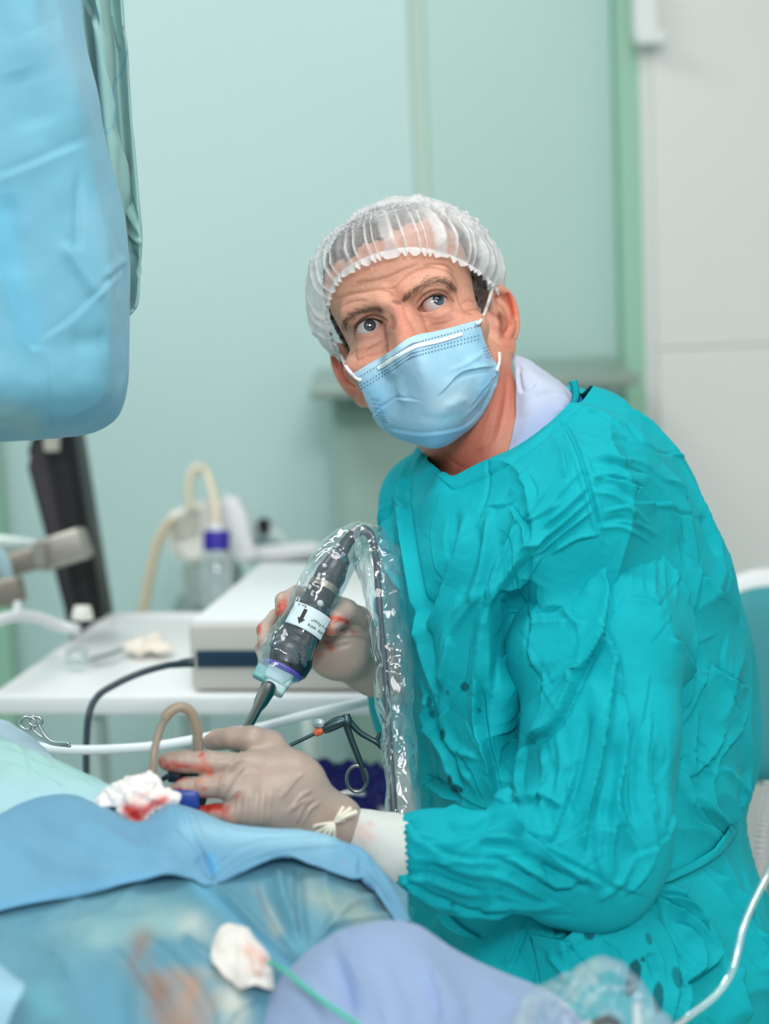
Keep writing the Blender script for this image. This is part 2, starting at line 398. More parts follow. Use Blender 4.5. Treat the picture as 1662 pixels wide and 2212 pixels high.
# ================================================================ WALL SHELF with the shade under it built as panels
sh_d = 3.0
grey_green = mat('grey_green_shade', (158, 186, 176), 0.5, var=0.03, var_scale=3)  # tone of the shade under the shelf
zt = P([700, 835, 3.2])[2]
a0 = G(668, 838, zt); a1 = G(1418, 828, zt)
tsh = thing('wall_shelf', 'projecting steel wall shelf behind the surgeon, shade below it built as grey green panels', 'shelf', ((a0[0] + a1[0]) / 2, 3.4, 0))
mesh('shelf_top', rbox(((a0[0] + a1[0]) / 2, (a0[1] + WY) / 2 - .02, zt - .010), ((a1[0] - a0[0]) / 2, (WY - .05 - a0[1]) / 2, .010), bev=.004), mat('dull_steel_shelf', (150, 168, 160), 0.32, 0.3), tsh)
xr_ = atY(1250, 900, 3.42)[0]
mesh('shade_body', rbox(((a0[0] + .03 + xr_) / 2, 3.49, zt / 2 - .01), ((xr_ - a0[0] - .03) / 2, .07, zt / 2 - .012), bev=.006), grey_green, tsh)  # added body, stands in for the shade below the shelf
for k in (0, 1):  # door fronts and handles invented along with the shade body
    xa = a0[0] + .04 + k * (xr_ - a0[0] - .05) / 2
    dd = mesh('shade_panel', rbox((xa + (xr_ - a0[0] - .05) / 4, 3.41, zt / 2 - .01), ((xr_ - a0[0] - .07) / 4, .008, zt / 2 - .05), bev=.004), grey_green, tsh)
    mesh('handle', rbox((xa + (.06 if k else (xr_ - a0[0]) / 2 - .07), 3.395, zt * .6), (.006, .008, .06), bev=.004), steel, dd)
# ================================================================ LEFT BACKGROUND
black = mat('black_leatherette', (14, 18, 20), 0.45, bump=[(90, .25, 'n')])
metal_l = mat('satin_aluminium', (176, 172, 164), 0.4, 0.65)
whitepl = mat('white_enamel', (238, 240, 242), 0.3, spec=.5)
whiteg = mat('warm_white_plastic', (240, 240, 232), 0.42)
c0 = P([112, 900, 2.75]); c1 = P([190, 1420, 2.75])
tcol = thing('equipment_column', 'tall leaning black padded column below the blue draped equipment', 'column', (c1[0] + .09, c1[1], 0))
def slab(poly, d, th, bev=.006):                      # a plate of real thickness with a bevelled rim
    bm = bmesh.new(); vs = [bm.verts.new(P([x, y, d])) for x, y in poly]; f = bm.faces.new(vs)
    r = bmesh.ops.extrude_face_region(bm, geom=[f]); 
    for v in r['geom']:
        if isinstance(v, bmesh.types.BMVert): v.co += Vector(FV) * th
    bmesh.ops.recalc_face_normals(bm, faces=bm.faces)
    if bev: bmesh.ops.bevel(bm, geom=list(bm.edges), offset=bev, segments=2, affect='EDGES')
    bm.verts.index_update(); V = np.array([v.co[:] for v in bm.verts]); Fl = [[v.index for v in f.verts] for f in bm.faces]; bm.free(); return V, Fl
mesh('column_body', slab([(88, 880), (150, 880), (222, 1330), (244, 1470), (164, 1470), (140, 1330), (52, 990)], 2.75, .12, .012), black, tcol, sharp=40)
mesh('column_rib', slab([(76, 960), (96, 935), (165, 1330), (186, 1465), (170, 1465), (150, 1330), (60, 1000)], 2.742, .02, .004), mat('worn_black_edge', (58, 52, 58), .5), tcol, sharp=40)
mesh('column_knob', ptube([(112, 935, 2.72), (112, 975, 2.72)], [19, 17], 6, 16), mat('beige_plastic', (188, 184, 174), .5), tcol, label='beige round knob', sharp=40)
bc = P([206, 2000, 2.81]); mesh('column_pole', tube(np.array([P([206, 1440, 2.81]), [P([206, 1440, 2.81])[0], P([206, 1440, 2.81])[1], .05]]), .012, 14), mat('pale_metal', (200, 216, 212), .35, .5), tcol)
bc = P([206, 1440, 2.81])
mesh('column_foot', rbox((bc[0], bc[1], .04), (.16, .14, .04), bev=.02), black, tcol)
tcl = thing('support_arm', 'grey metal support arm crossing in front of the black column', 'arm', P([60, 1190, 2.6]))
mesh('arm_bar', beam(P([88, 1203, 2.62]), P([188, 1170, 2.62]), .030, .022, bev=.006), metal_l, tcl)
mesh('arm_bar', beam(P([-80, 1250, 2.60]), P([96, 1200, 2.60]), .016, .016, bev=.006), mat('bronze_grey_metal', (150, 142, 132), .45, .5), tcl)
mesh('arm_rail', beam(P([-80, 1168, 2.66]), P([92, 1186, 2.66]), .011, .014, bev=.006), mat('pale_metal', (200, 216, 212), .35, .5), tcl)
mesh('pivot', ptube([(86, 1172, 2.585), (86, 1222, 2.585)], [15, 15], 6, 16), metal_l, tcl, sharp=40)
tc2 = thing('clamp', 'brown grey clamp with a pale cover at the left edge below the arm', 'clamp', P([20, 1300, 2.5]))
mesh('clamp_bar', beam(P([-60, 1292, 2.5]), P([50, 1272, 2.5]), .020, .018, bev=.006), mat('bronze_grey_metal'), tc2)
mesh('clamp_cover', ptube([(-30, 1180, 2.5), (2, 1210, 2.5), (16, 1250, 2.5), (30, 1268, 2.5)], [22, 18, 15, 10], 16, 12), mat('pale_blue_plastic', (176, 206, 216), .5), tc2)
# ================================================================ CART
CZ = 0.93
f0, f1 = G(0, 1503, CZ), G(822, 1503, CZ)
ax = yawaxes(f1 - f0)
b0 = G(168, 1330, CZ)
dep = (b0 - f0) @ ax[1]
cl = f0 + (G(-6, 1503, CZ) - f0); wid = .56
tca = thing('instrument_cart', 'white enamel instrument cart behind the surgeon\'s hands', 'cart', (*(cl + ax[0] * wid / 2 + ax[1] * dep / 2)[:2], 0))
lb = lambda u, v, z: cl + ax[0] * u + ax[1] * v + np.array([0, 0, z - CZ])
mesh('cart_top', rbox(lb(wid / 2, dep / 2, CZ - .006), (wid / 2, dep / 2, .006), ax, .004), whitepl, tca)
for a, b in ((lb(0, 0, CZ), lb(wid, 0, CZ)), (lb(0, dep, CZ), lb(wid, dep, CZ)), (lb(0, 0, CZ), lb(0, dep, CZ)), (lb(wid, 0, CZ), lb(wid, dep, CZ))):
    mesh('top_rim', beam(a - [0, 0, .010], b - [0, 0, .010], .008, .013, up=(0, 0, 1), bev=.005), whitepl, tca)
for u in (.112, wid - .025):
    for v in (.03, dep - .03):
        lg = mesh('leg', tube(np.array([lb(u, v, CZ - .02), lb(u, v, .08)]), .010, 12), mat('pale_metal'), tca, sharp=40)
        mesh('caster', rbox(lb(u, v, .035), (.03, .014, .035), ax, .012, 3), mat('dark_rubber', (40, 42, 44), .6), lg)
mesh('lower_shelf', rbox(lb(wid / 2, dep / 2, .70), (wid / 2 - .04, dep / 2 - .02, .008), ax, .004), whitepl, tca)
mesh('push_handle', ptube([(-60, 1430, 2.36), (-25, 1358, 2.36), (20, 1333, 2.40), (75, 1333, 2.46), (130, 1352, 2.5), (172, 1362, 2.5)], 13, 40, 14), whitepl, tca)
mesh('handle_knob', ptube([(38, 1298, 2.42), (38, 1318, 2.42), (38, 1332, 2.42)], [7, 12, 16], 12, 14), whitepl, tca)
mesh('corner_knob', ptube([(178, 1308, 2.48), (178, 1326, 2.48), (178, 1340, 2.48)], [17, 23, 24], 12, 16), whiteg, tca)
# device on the cart
q0 = G(413, 1499, CZ); bw, bd, bh = .325, .38, .083
hx = (q0 - cl) @ ax[0]; vb = lambda u, v, z: lb(hx + u, .012 + v, CZ + .003 + z)
tbx = thing('control_unit', 'grey flat control unit with a navy stripe on the white cart', 'device', vb(bw / 2, bd / 2, 0))
greyb = mat('light_grey_casing', (206, 203, 197), .5)
mesh('casing', rbox(vb(bw / 2, bd / 2, bh / 2), (bw / 2, bd / 2, bh / 2), ax, .006, 3), greyb, tbx, sharp=35)
mesh('front_stripe', rbox(vb(bw / 2 + .003, -.0015, .040), (bw / 2 - .006, .002, .0105), ax, .001), mat('navy_stripe', (18, 52, 78), .35), tbx, label='navy stripe across the front')
mesh('top_panel', rbox(vb(bw / 2, bd / 2, bh + .001), (bw / 2 - .004, bd / 2 - .004, .002), ax, .001), whitepl, tbx)
for u in (.03, bw - .03):
    mesh('foot', rbox(vb(u, .03, -.001), (.012, .012, .002), ax, .001), mat('dark_rubber'), tbx)
# black cable from the unit
cb = lambda px, py: [px, py, proj(G(px, py, CZ + .006)[None])[0][2]]
mesh('power_cable', join([ptube([(416, 1432, 2.12), (385, 1434, 2.11), (350, 1440, 2.10), (300, 1455, 2.09), (250, 1478, 2.085), (212, 1503, 2.08), (193, 1540, 2.07), (187, 1600, 2.07), (186, 1690, 2.07), (188, 1900, 2.07)], [7.5] * 10, 90, 12),
     ptube([(420, 1431, 2.12), (400, 1432, 2.118), (372, 1437, 2.112)], [11, 10, 7], 10, 12)]), mat('black_cable', (52, 68, 78), .4), tbx, label='dark cable hanging off the cart')
# forceps and pad on the cart
def ring(c, rp, tp, d, n=28, m=8, ez=1.0, tilt=0):
    t = np.linspace(0, 2 * math.pi, n, endpoint=False); q = np.stack([c[0] + rp * np.cos(t), c[1] + rp * ez * np.sin(t), np.full(n, d) + tilt * np.sin(t)], 1)
    pts = P(q); ctr = pts.mean(0); nz = np.cross(pts[0] - ctr, pts[n // 4] - ctr); nz /= np.linalg.norm(nz)
    ph = np.linspace(0, 2 * math.pi, m, endpoint=False); V = []
    for p in pts:
        e = (p - ctr) / np.linalg.norm(p - ctr); V.append(p + tp * d / F * (np.cos(ph)[:, None] * e + np.sin(ph)[:, None] * nz))
    return np.concatenate(V), gridfaces(n, m, True, True).tolist()
dC = lambda px, py: proj(G(px, py, CZ + .012)[None])[0][2]
tf = thing('surgical_forceps', 'small ringed metal forceps lying on the white cart', 'forceps', G(215, 1415, CZ + .003))
mesh('shank', ptube([(192, 1425, dC(192, 1425)), (240, 1413, dC(240, 1413)), (275, 1395, dC(275, 1395)), (283, 1385, dC(283, 1385))], [5, 5, 4, 6], 20, 8), mat('grey_instrument_steel', (150, 166, 168), .3, .8), tf)
for px, py in ((166, 1412), (166, 1432)):
    mesh('finger_ring', ring((px, py), 19, 5, dC(px, py), ez=.5), mat('pale_metal'), tf)
def blob(pts, rx, h, seed=1, n=4000, k=.006):          # a soft crumpled lump
    pts = np.asarray(pts); lo = pts.min(0) - max(rx) - .02; hi = pts.max(0) + max(rx) + .02
    g = Grid(lo, hi, max((hi - lo).max() / 70, .0016))
    for p, r in zip(pts, rx): g.ell(p, (r, r, r * h), k)
    V, Fc = g.mesh(); N = normals(V, Fc)
    V = V + N * (fbm(V, 60, 3, seed) * .25 * max(rx))[:, None]; return V, Fc
mesh('folded_pad', blob([G(305, 1398, CZ + .012), G(345, 1400, CZ + .012), G(325, 1385, CZ + .012)], [.022, .018, .018], .35, 3), mat('cream_gauze', (240, 230, 218), .85), label='crumpled cream gauze pad on the cart beside the forceps', cat='gauze')
# ================================================================ PUMP, BOTTLE, CONSOLE on a rear stand
ST = 3.05
sz = P([420, 1325, ST])[2]
sa = P([345, 1325, ST]); sb_ = P([690, 1325, ST])
tst = thing('equipment_stand', 'grey rear stand carrying the white pump behind the cart', 'stand', ((sa[0] + sb_[0]) / 2, sa[1] + .15, 0))
mesh('stand_top', rbox(((sa[0] + sb_[0]) / 2, sa[1] + .12, sz - .036), ((sb_[0] - sa[0]) / 2, .17, .012), bev=.004), mat('grey_stand', (130, 150, 146), .5), tst)
for sx in (sa[0] + .03, sb_[0] - .03):
    for sy in (sa[1] - .02, sa[1] + .26):
        mesh('leg', tube(np.array([[sx, sy, sz - .045], [sx, sy, 0]]), .012, 10), mat('pale_metal'), tst)
tp_ = thing('infusion_pump', 'white angular pump with a looped cream hose on the rear stand', 'pump', P([450, 1325, ST]))
mesh('pump_body', slab([(352, 1112), (430, 1078), (500, 1085), (508, 1215), (398, 1222), (356, 1180)], ST, .14, .01), whiteg, tp_, sharp=40)
mesh('front_panel', slab([(468, 1064), (502, 1058), (522, 1085), (556, 1222), (512, 1226), (484, 1150)], ST - .05, .09, .012), whitepl, tp_, label='slanted white front panel', sharp=40)
mesh('pump_base', slab([(392, 1212), (512, 1212), (504, 1324), (402, 1324)], ST, .13, .01), mat('grey_pump_base', (160, 178, 174), .5), tp_, sharp=40)
for k in range(3):
    mesh('vent_slat', slab([(372, 1118 + 20 * k), (430, 1098 + 20 * k), (430, 1106 + 20 * k), (372, 1126 + 20 * k)], ST - .008, .01, 0), mat('cream_slat', (208, 208, 196), .6), tp_)
hose_m = mat('cream_hose', (222, 214, 192), .45)
mesh('looped_hose', ptube([(412, 1100, ST - .03), (408, 1060, ST - .03), (414, 1022, ST - .03), (432, 1010, ST - .03), (448, 1026, ST - .03), (458, 1060, ST - .05), (466, 1100, ST - .08), (466, 1140, ST - .09)], 10.5, 70, 14), hose_m, tp_)
mesh('side_hose', ptube([(372, 1120, ST - .02), (345, 1160, ST - .02), (328, 1220, ST - .02), (316, 1280, ST - .02), (308, 1340, ST - .02), (304, 1500, ST)], 11, 60, 14), mat('tan_hose', (214, 200, 172), .5), tp_)
tb = thing('bottle', 'clear bottle with a violet cap in front of the white pump', 'bottle', P([468, 1325, ST - .11]))
bA = P([468, 1322, ST - .11]); bU = bA + UV; px_ = (ST - .11) / F
mesh('bottle_body', lathe(bA, bU, [(0, .001), (0, 34 * px_), (60 * px_, 36 * px_), (110 * px_, 36 * px_), (132 * px_, 26 * px_), (140 * px_, 24 * px_)], 28), plastic_film('clear_plastic_bottle', (.9, .95, .95), .25, 20, .2), tb)
mesh('cap', lathe(bA, bU, [(134 * px_, .001), (134 * px_, 29 * px_), (170 * px_, 29 * px_), (176 * px_, 26 * px_), (176 * px_, .001)], 32), mat('violet_cap', (44, 28, 160), .45), tb, label='violet screw cap', sharp=40)
mesh('spout', lathe(bA, bU, [(176 * px_, .001), (176 * px_, 15 * px_), (192 * px_, 12 * px_), (192 * px_, .001)], 20), whitepl, tb, sharp=40)
tj = thing('joystick_console', 'white sloped console with a black joystick knob right of the pump', 'console', P([600, 1240, ST + .05]))
mesh('console_body', slab([(528, 1112), (560, 1108), (612, 1150), (634, 1180), (560, 1200), (540, 1180)], ST + .05, .1, .012), mat('pale_console', (196, 216, 214), .4), tj, sharp=40)
mesh('console_base', slab([(528, 1182), (600, 1176), (690, 1172), (706, 1186), (704, 1200), (600, 1216), (528, 1216)], ST + .02, .14, .008), whitepl, tj, sharp=40)
mesh('console_display', slab([(556, 1162), (606, 1170), (608, 1180), (556, 1174)], ST + .045, .01, 0), mat('teal_display', (110, 158, 162), .3), tj)
mesh('joystick_knob', ptube([(572, 1150, ST + .04), (571, 1142, ST + .03), (570, 1128, ST + .02), (570, 1120, ST + .02)], [9, 13, 15, 9], 20, 16), mat('black_plastic', (10, 12, 14), .4), tj, label='black round knob')
mesh('console_foot', slab([(560, 1214), (690, 1200), (690, 1324), (560, 1324)], ST + .06, .1, .006), mat('grey_pump_base'), tj, sharp=40)
# ================================================================ NAVY BUNDLE under the cart
nb = [lb(u, v, z) for u, v, z in ((.355, .14, .772), (.385, .12, .777), (.415, .12, .775), (.435, .15, .772), (.37, .10, .754), (.41, .10, .754))]
V_, F_ = blob(nb, [.032, .036, .034, .03, .03, .03], .9, 5, k=.02)
mesh('instrument_pouch', (V_, F_), mat('navy_cloth', (24, 26, 128), .6, bump=[(40, .6, 'n')]), label='crumpled navy blue pouch under the white cart', cat='pouch')
tdb = [lb(u, v, .736) for u, v in ((.36, .03), (.42, .03), (.46, .04))]
mesh('dark_case', blob(tdb, [.03, .034, .028], .45, 8, k=.02), mat('near_black_cloth', (20, 26, 40), .6), label='near black padded case below the navy pouch', cat='case')
mesh('chrome_clip', ptube([(726, 1745, 2.17), (735, 1720, 2.17), (760, 1712, 2.17), (790, 1716, 2.17)], [6, 6, 6, 5], 20, 8), steel, label='small chrome clip in front of the navy pouch', cat='clip')
# ================================================================ RIGHT: teal chair, ridged hose
CD = 2.55
tch = thing('treatment_chair', 'teal upholstered chair back with a white shell at the right edge', 'chair', (*P([1760, 1500, CD])[:2], 0))
def padded(cx, cy, hx_, hy, d, th, e=4.5, nr=12, nc=72, bow=.04):
    V = []; t = np.linspace(0, 2 * math.pi, nc, endpoint=False); ce = np.sign(np.cos(t)) * np.abs(np.cos(t)) ** (2 / e); se = np.sign(np.sin(t)) * np.abs(np.sin(t)) ** (2 / e)
    for k in range(2 * nr + 1):
        a = math.pi * (k / (2 * nr) - .5); s = max(.02, abs(math.cos(a)) ** .35); z = math.sin(a) * th / 2
        V.append(P(np.stack([cx + hx_ * s * ce, cy + hy * s * se, d - z + bow * (s * ce) ** 2 * -1 + 0 * ce], 1)))
    Fl = gridfaces(2 * nr + 1, nc, False, True).tolist(); Fl.append(list(range(nc))[::-1]); Fl.append(list(range(2 * nr * nc, (2 * nr + 1) * nc))); return np.concatenate(V), Fl
mesh('back_shell', padded(1755, 1462, 215, 236, CD + .05, .06), whitepl, tch, label='white rigid shell')
mesh('back_pad', padded(1755, 1478, 208, 214, CD, .07), mat('teal_vinyl', (62, 150, 160), .45, bump=[(200, .1, 'n')]), tch, label='teal vinyl pad')
sp = P([1760, 1700, CD + .06])
mesh('back_post', beam(sp + [0, 0, .1], [sp[0], sp[1] + .02, .45], .05, .03, up=(0, 1, 0), bev=.01), whitepl, tch)
mesh('seat', rbox((sp[0] + .1, sp[1] - .10, .47), (.25, .24, .05), bev=.03, seg=3), mat('teal_vinyl'), tch)
mesh('base', lathe((sp[0] + .1, sp[1] - .05, 0), (sp[0] + .1, sp[1] - .05, 1), [(0, .001), (0, .26), (.03, .25), (.06, .06), (.42, .05), (.42, .001)], 36), whitepl, tch, sharp=40)
hp = crm(np.array([(1668, 1690, 2.2), (1652, 1760, 2.2), (1643, 1850, 2.2), (1640, 1930, 2.2), (1652, 2010, 2.2), (1690, 2120, 2.2), (1740, 2300, 2.2)], float), 420)
mesh('ridged_hose', tube(P(hp), (13.5 + 4 * np.sign(np.sin(np.linspace(0, 46 * 2 * math.pi, 420)))) * 2.2 / F, 16), mat('grey_ridged_hose', (206, 206, 206), .5), label='ridged grey hose hanging at the right edge below the teal chair', cat='hose')
# ================================================================ WHITE TUBE across the scene
mesh('white_tube', ptube([(-80, 1575, 2.0), (20, 1592, 1.98), (80, 1612, 1.96), (140, 1619, 1.95), (230, 1619, 1.94), (340, 1611, 1.93), (450, 1592, 1.93), (560, 1572, 1.93), (660, 1545, 1.94), (760, 1522, 1.94), (824, 1508, 1.94)], 10.5, 120, 14), mat('white_silicone', (226, 236, 240), .35), label='long white tube sagging across below the cart edge', cat='tube')
# ================================================================ DRAPES
def sheet(name, ctrl, nr, nc, m, strokes=(), amp=0.0, f=25, seed=0, base=(110, 190, 225), paints=(), label=None, cat='drape', parent=None, stretch=(1, 1, 1), th=.0012, ridged=0.0, varc=0.03, blotch=0):
    V, Fc = net(ctrl, nr, nc); Fc = toward(V, Fc)
    N = normals(V, Fc); Ps = V * np.asarray(stretch)
    V = V + N * (amp * fbm(Ps, f, 3, seed) + ridged * (np.clip(ridge(Ps, f * .7, seed + 5), 0, 1) ** 3))[:, None]
    V = sculpt(V, Fc, strokes)
    C = np.tile(lin(base), (len(V), 1)); C *= (1 + varc * fbm(V, 30, 3, seed + 9))[:, None]
    C = paint(C, V, paints, blotch=blotch)
    return mesh(name, (V, Fc), m, parent, label=label, cat=cat if parent is None else None, col=C, solid=th)
nonwoven = mat('nonwoven_drape', vcol=True, rough=.62, bump=[(1500, .15, 'n'), (55, .25, 'n')], sheen=.15, transl=.18, spec=.35)
# mint under-drape at far left
sheet('mint_drape', [
    [(-80, 1700, 1.72), (0, 1680, 1.70), (100, 1700, 1.69), (180, 1720, 1.68), (250, 1740, 1.66), (320, 1760, 1.64)],
    [(-80, 1562, 1.60), (0, 1588, 1.59), (100, 1632, 1.57), (180, 1667, 1.55), (250, 1698, 1.53), (310, 1725, 1.52)],
    [(-80, 1660, 1.52), (0, 1660, 1.51), (90, 1688, 1.50), (170, 1712, 1.49), (240, 1735, 1.485), (300, 1760, 1.48)],
    [(-80, 1800, 1.46), (0, 1790, 1.46), (80, 1795, 1.45), (160, 1795, 1.45), (240, 1800, 1.45), (300, 1810, 1.45)]], 60, 110, nonwoven,
    strokes=[('f', [(10, 1615), (80, 1650), (180, 1690)], 6, 2.5), ('r', [(20, 1600), (60, 1640), (70, 1680)], 5, 2), ('r', [(60, 1612), (130, 1668), (200, 1700)], 4, 2), ('f', [(0, 1650), (60, 1668), (130, 1700)], 9, 4)],
    amp=.0012, f=45, seed=2, base=(172, 218, 216), paints=[([(0, 1720), (150, 1740), (240, 1745)], 40, (184, 224, 238), .8)],
    label='mint textured drape edge rising at the far left behind the blue drape')
# main blue sheet, folded over
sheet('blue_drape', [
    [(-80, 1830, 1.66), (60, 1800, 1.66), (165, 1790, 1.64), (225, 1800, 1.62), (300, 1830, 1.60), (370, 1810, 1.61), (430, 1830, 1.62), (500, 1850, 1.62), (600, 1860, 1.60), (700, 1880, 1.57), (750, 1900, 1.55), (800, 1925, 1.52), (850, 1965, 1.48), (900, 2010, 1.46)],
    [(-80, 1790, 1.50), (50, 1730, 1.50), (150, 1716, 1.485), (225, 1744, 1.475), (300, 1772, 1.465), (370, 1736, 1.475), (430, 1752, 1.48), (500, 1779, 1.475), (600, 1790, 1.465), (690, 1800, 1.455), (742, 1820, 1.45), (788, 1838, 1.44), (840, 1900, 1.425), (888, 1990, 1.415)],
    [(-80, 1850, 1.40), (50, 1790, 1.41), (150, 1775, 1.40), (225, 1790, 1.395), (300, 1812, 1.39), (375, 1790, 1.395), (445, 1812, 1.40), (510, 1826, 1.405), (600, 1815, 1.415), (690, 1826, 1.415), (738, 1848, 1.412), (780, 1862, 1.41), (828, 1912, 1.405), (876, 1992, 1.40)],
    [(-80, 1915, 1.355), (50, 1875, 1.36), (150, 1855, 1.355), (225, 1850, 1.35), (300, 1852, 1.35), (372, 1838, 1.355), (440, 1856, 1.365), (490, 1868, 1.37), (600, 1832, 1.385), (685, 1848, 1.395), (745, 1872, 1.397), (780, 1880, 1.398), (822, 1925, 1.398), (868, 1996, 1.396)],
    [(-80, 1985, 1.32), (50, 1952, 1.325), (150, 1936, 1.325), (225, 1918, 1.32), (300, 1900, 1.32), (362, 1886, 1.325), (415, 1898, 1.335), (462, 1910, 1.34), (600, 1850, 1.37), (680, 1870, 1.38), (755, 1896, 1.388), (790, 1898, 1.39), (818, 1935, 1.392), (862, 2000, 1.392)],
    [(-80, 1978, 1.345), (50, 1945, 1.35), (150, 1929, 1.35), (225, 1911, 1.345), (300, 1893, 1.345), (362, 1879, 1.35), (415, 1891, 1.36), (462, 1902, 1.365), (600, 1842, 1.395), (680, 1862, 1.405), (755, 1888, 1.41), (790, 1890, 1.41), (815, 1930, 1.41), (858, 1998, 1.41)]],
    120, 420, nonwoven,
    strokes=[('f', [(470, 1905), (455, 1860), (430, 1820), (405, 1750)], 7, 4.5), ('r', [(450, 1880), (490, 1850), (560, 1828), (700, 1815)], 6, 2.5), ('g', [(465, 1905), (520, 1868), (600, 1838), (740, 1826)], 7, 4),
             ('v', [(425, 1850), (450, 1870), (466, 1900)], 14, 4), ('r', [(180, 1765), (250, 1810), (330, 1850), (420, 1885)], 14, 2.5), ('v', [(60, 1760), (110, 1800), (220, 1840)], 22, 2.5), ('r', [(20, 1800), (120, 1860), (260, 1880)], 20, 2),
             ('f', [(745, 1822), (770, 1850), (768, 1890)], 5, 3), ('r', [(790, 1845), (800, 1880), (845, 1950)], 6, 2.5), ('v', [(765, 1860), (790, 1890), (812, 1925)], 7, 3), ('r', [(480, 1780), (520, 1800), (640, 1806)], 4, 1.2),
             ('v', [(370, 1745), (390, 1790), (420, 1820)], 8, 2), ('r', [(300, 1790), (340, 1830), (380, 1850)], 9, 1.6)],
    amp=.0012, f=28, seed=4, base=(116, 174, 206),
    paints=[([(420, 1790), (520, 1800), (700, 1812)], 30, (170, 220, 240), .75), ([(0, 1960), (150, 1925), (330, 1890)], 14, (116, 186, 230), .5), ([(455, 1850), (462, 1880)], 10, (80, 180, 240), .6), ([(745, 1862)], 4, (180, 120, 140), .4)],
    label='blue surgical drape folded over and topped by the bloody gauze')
# thin blue-grey lower drape
thin = mat('thin_wet_drape', vcol=True, rough=.5, bump=[(1500, .12, 'n'), (40, .25, 'n')], sheen=.1, spec=.35)
cols = [-90, 40, 160, 280, 400, 520, 640, 760, 880]
def row(ys, ds): return [(x, y, d) for x, y, d in zip(cols, ys, ds)]
sheet('thin_drape', [
    row([1900, 1880, 1870, 1850, 1840, 1830, 1810, 1830, 1930], [1.40, 1.40, 1.40, 1.39, 1.39, 1.42, 1.44, 1.445, 1.45]),
    row([1985, 1950, 1935, 1915, 1905, 1890, 1870, 1895, 1990], [1.345, 1.35, 1.345, 1.345, 1.35, 1.37, 1.40, 1.41, 1.42]),
    row([2050, 2030, 2010, 1990, 1985, 1970, 1955, 1965, 2030], [1.27, 1.27, 1.265, 1.265, 1.275, 1.30, 1.335, 1.35, 1.38]),
    row([2120, 2110, 2095, 2085, 2080, 2070, 2060, 2060, 2090], [1.21, 1.205, 1.20, 1.20, 1.21, 1.235, 1.28, 1.31, 1.34]),
    row([2210, 2200, 2190, 2185, 2180, 2175, 2170, 2160, 2160], [1.15, 1.145, 1.14, 1.14, 1.15, 1.18, 1.23, 1.27, 1.31]),
    row([2340, 2330, 2320, 2310, 2300, 2300, 2290, 2280, 2260], [1.08, 1.08, 1.07, 1.07, 1.08, 1.11, 1.17, 1.22, 1.27])],
    150, 300, thin,
    strokes=[('f', [(380, 1890), (450, 1940), (520, 2010), (580, 2070), (620, 2130)], 9, 6), ('r', [(470, 1915), (540, 1990), (600, 2050), (650, 2090)], 9, 6), ('v', [(560, 1900), (590, 1960), (620, 2010), (655, 2060)], 14, 7),
             ('r', [(600, 1870), (610, 1940), (640, 2010)], 10, 6), ('v', [(645, 1870), (650, 1960), (662, 2040)], 10, 5), ('r', [(700, 2010), (760, 1950), (840, 1935)], 10, 4), ('r', [(680, 2030), (740, 1990), (860, 1975)], 8, 3),
             ('r', [(300, 2020), (380, 2090), (440, 2170), (470, 2240)], 16, 3.5), ('v', [(260, 2030), (320, 2110), (380, 2200)], 16, 3), ('r', [(390, 2020), (440, 2060), (480, 2070)], 12, 3), ('v', [(150, 1960), (250, 1960), (350, 1950)], 18, 2),
             ('r', [(560, 2150), (500, 2190), (480, 2240)], 9, 3), ('r', [(50, 2010), (130, 2060), (170, 2140)], 20, 2)],
    amp=.0016, f=22, seed=6, base=(86, 140, 160),
    paints=[([(150, 1990), (250, 2010), (350, 2000)], 60, (150, 190, 186), .6), ([(310, 2040), (320, 2090), (340, 2130), (350, 2180), (400, 2220)], 34, (136, 108, 94), .95), ([(360, 2080), (420, 2120), (400, 2180)], 36, (160, 134, 118), .8), ([(300, 2060), (290, 2080)], 20, (142, 102, 86), .8),
            ([(420, 2010), (470, 2080), (500, 2150), (520, 2210)], 36, (188, 196, 188), .9), ([(600, 1900), (620, 1980), (640, 2040)], 18, (96, 168, 190), .55), ([(680, 1920), (740, 1950), (820, 1970)], 40, (162, 176, 160), .7), ([(560, 1920), (600, 2010)], 14, (184, 184, 168), .55),
            ([(430, 1915), (520, 2000), (600, 2070), (640, 2110)], 16, (98, 172, 204), .6), ([(120, 1965), (0, 2010)], 30, (98, 168, 200), .5), ([(200, 2130), (230, 2200)], 40, (84, 150, 190), .5), ([(80, 2150), (110, 2200)], 40, (100, 180, 192), .4), ([(460, 2160), (440, 2210)], 24, (170, 140, 118), .4)],
    label='thin blue grey wet drape with brown stains along the bottom left', varc=.05, blotch=30, ridged=.004)
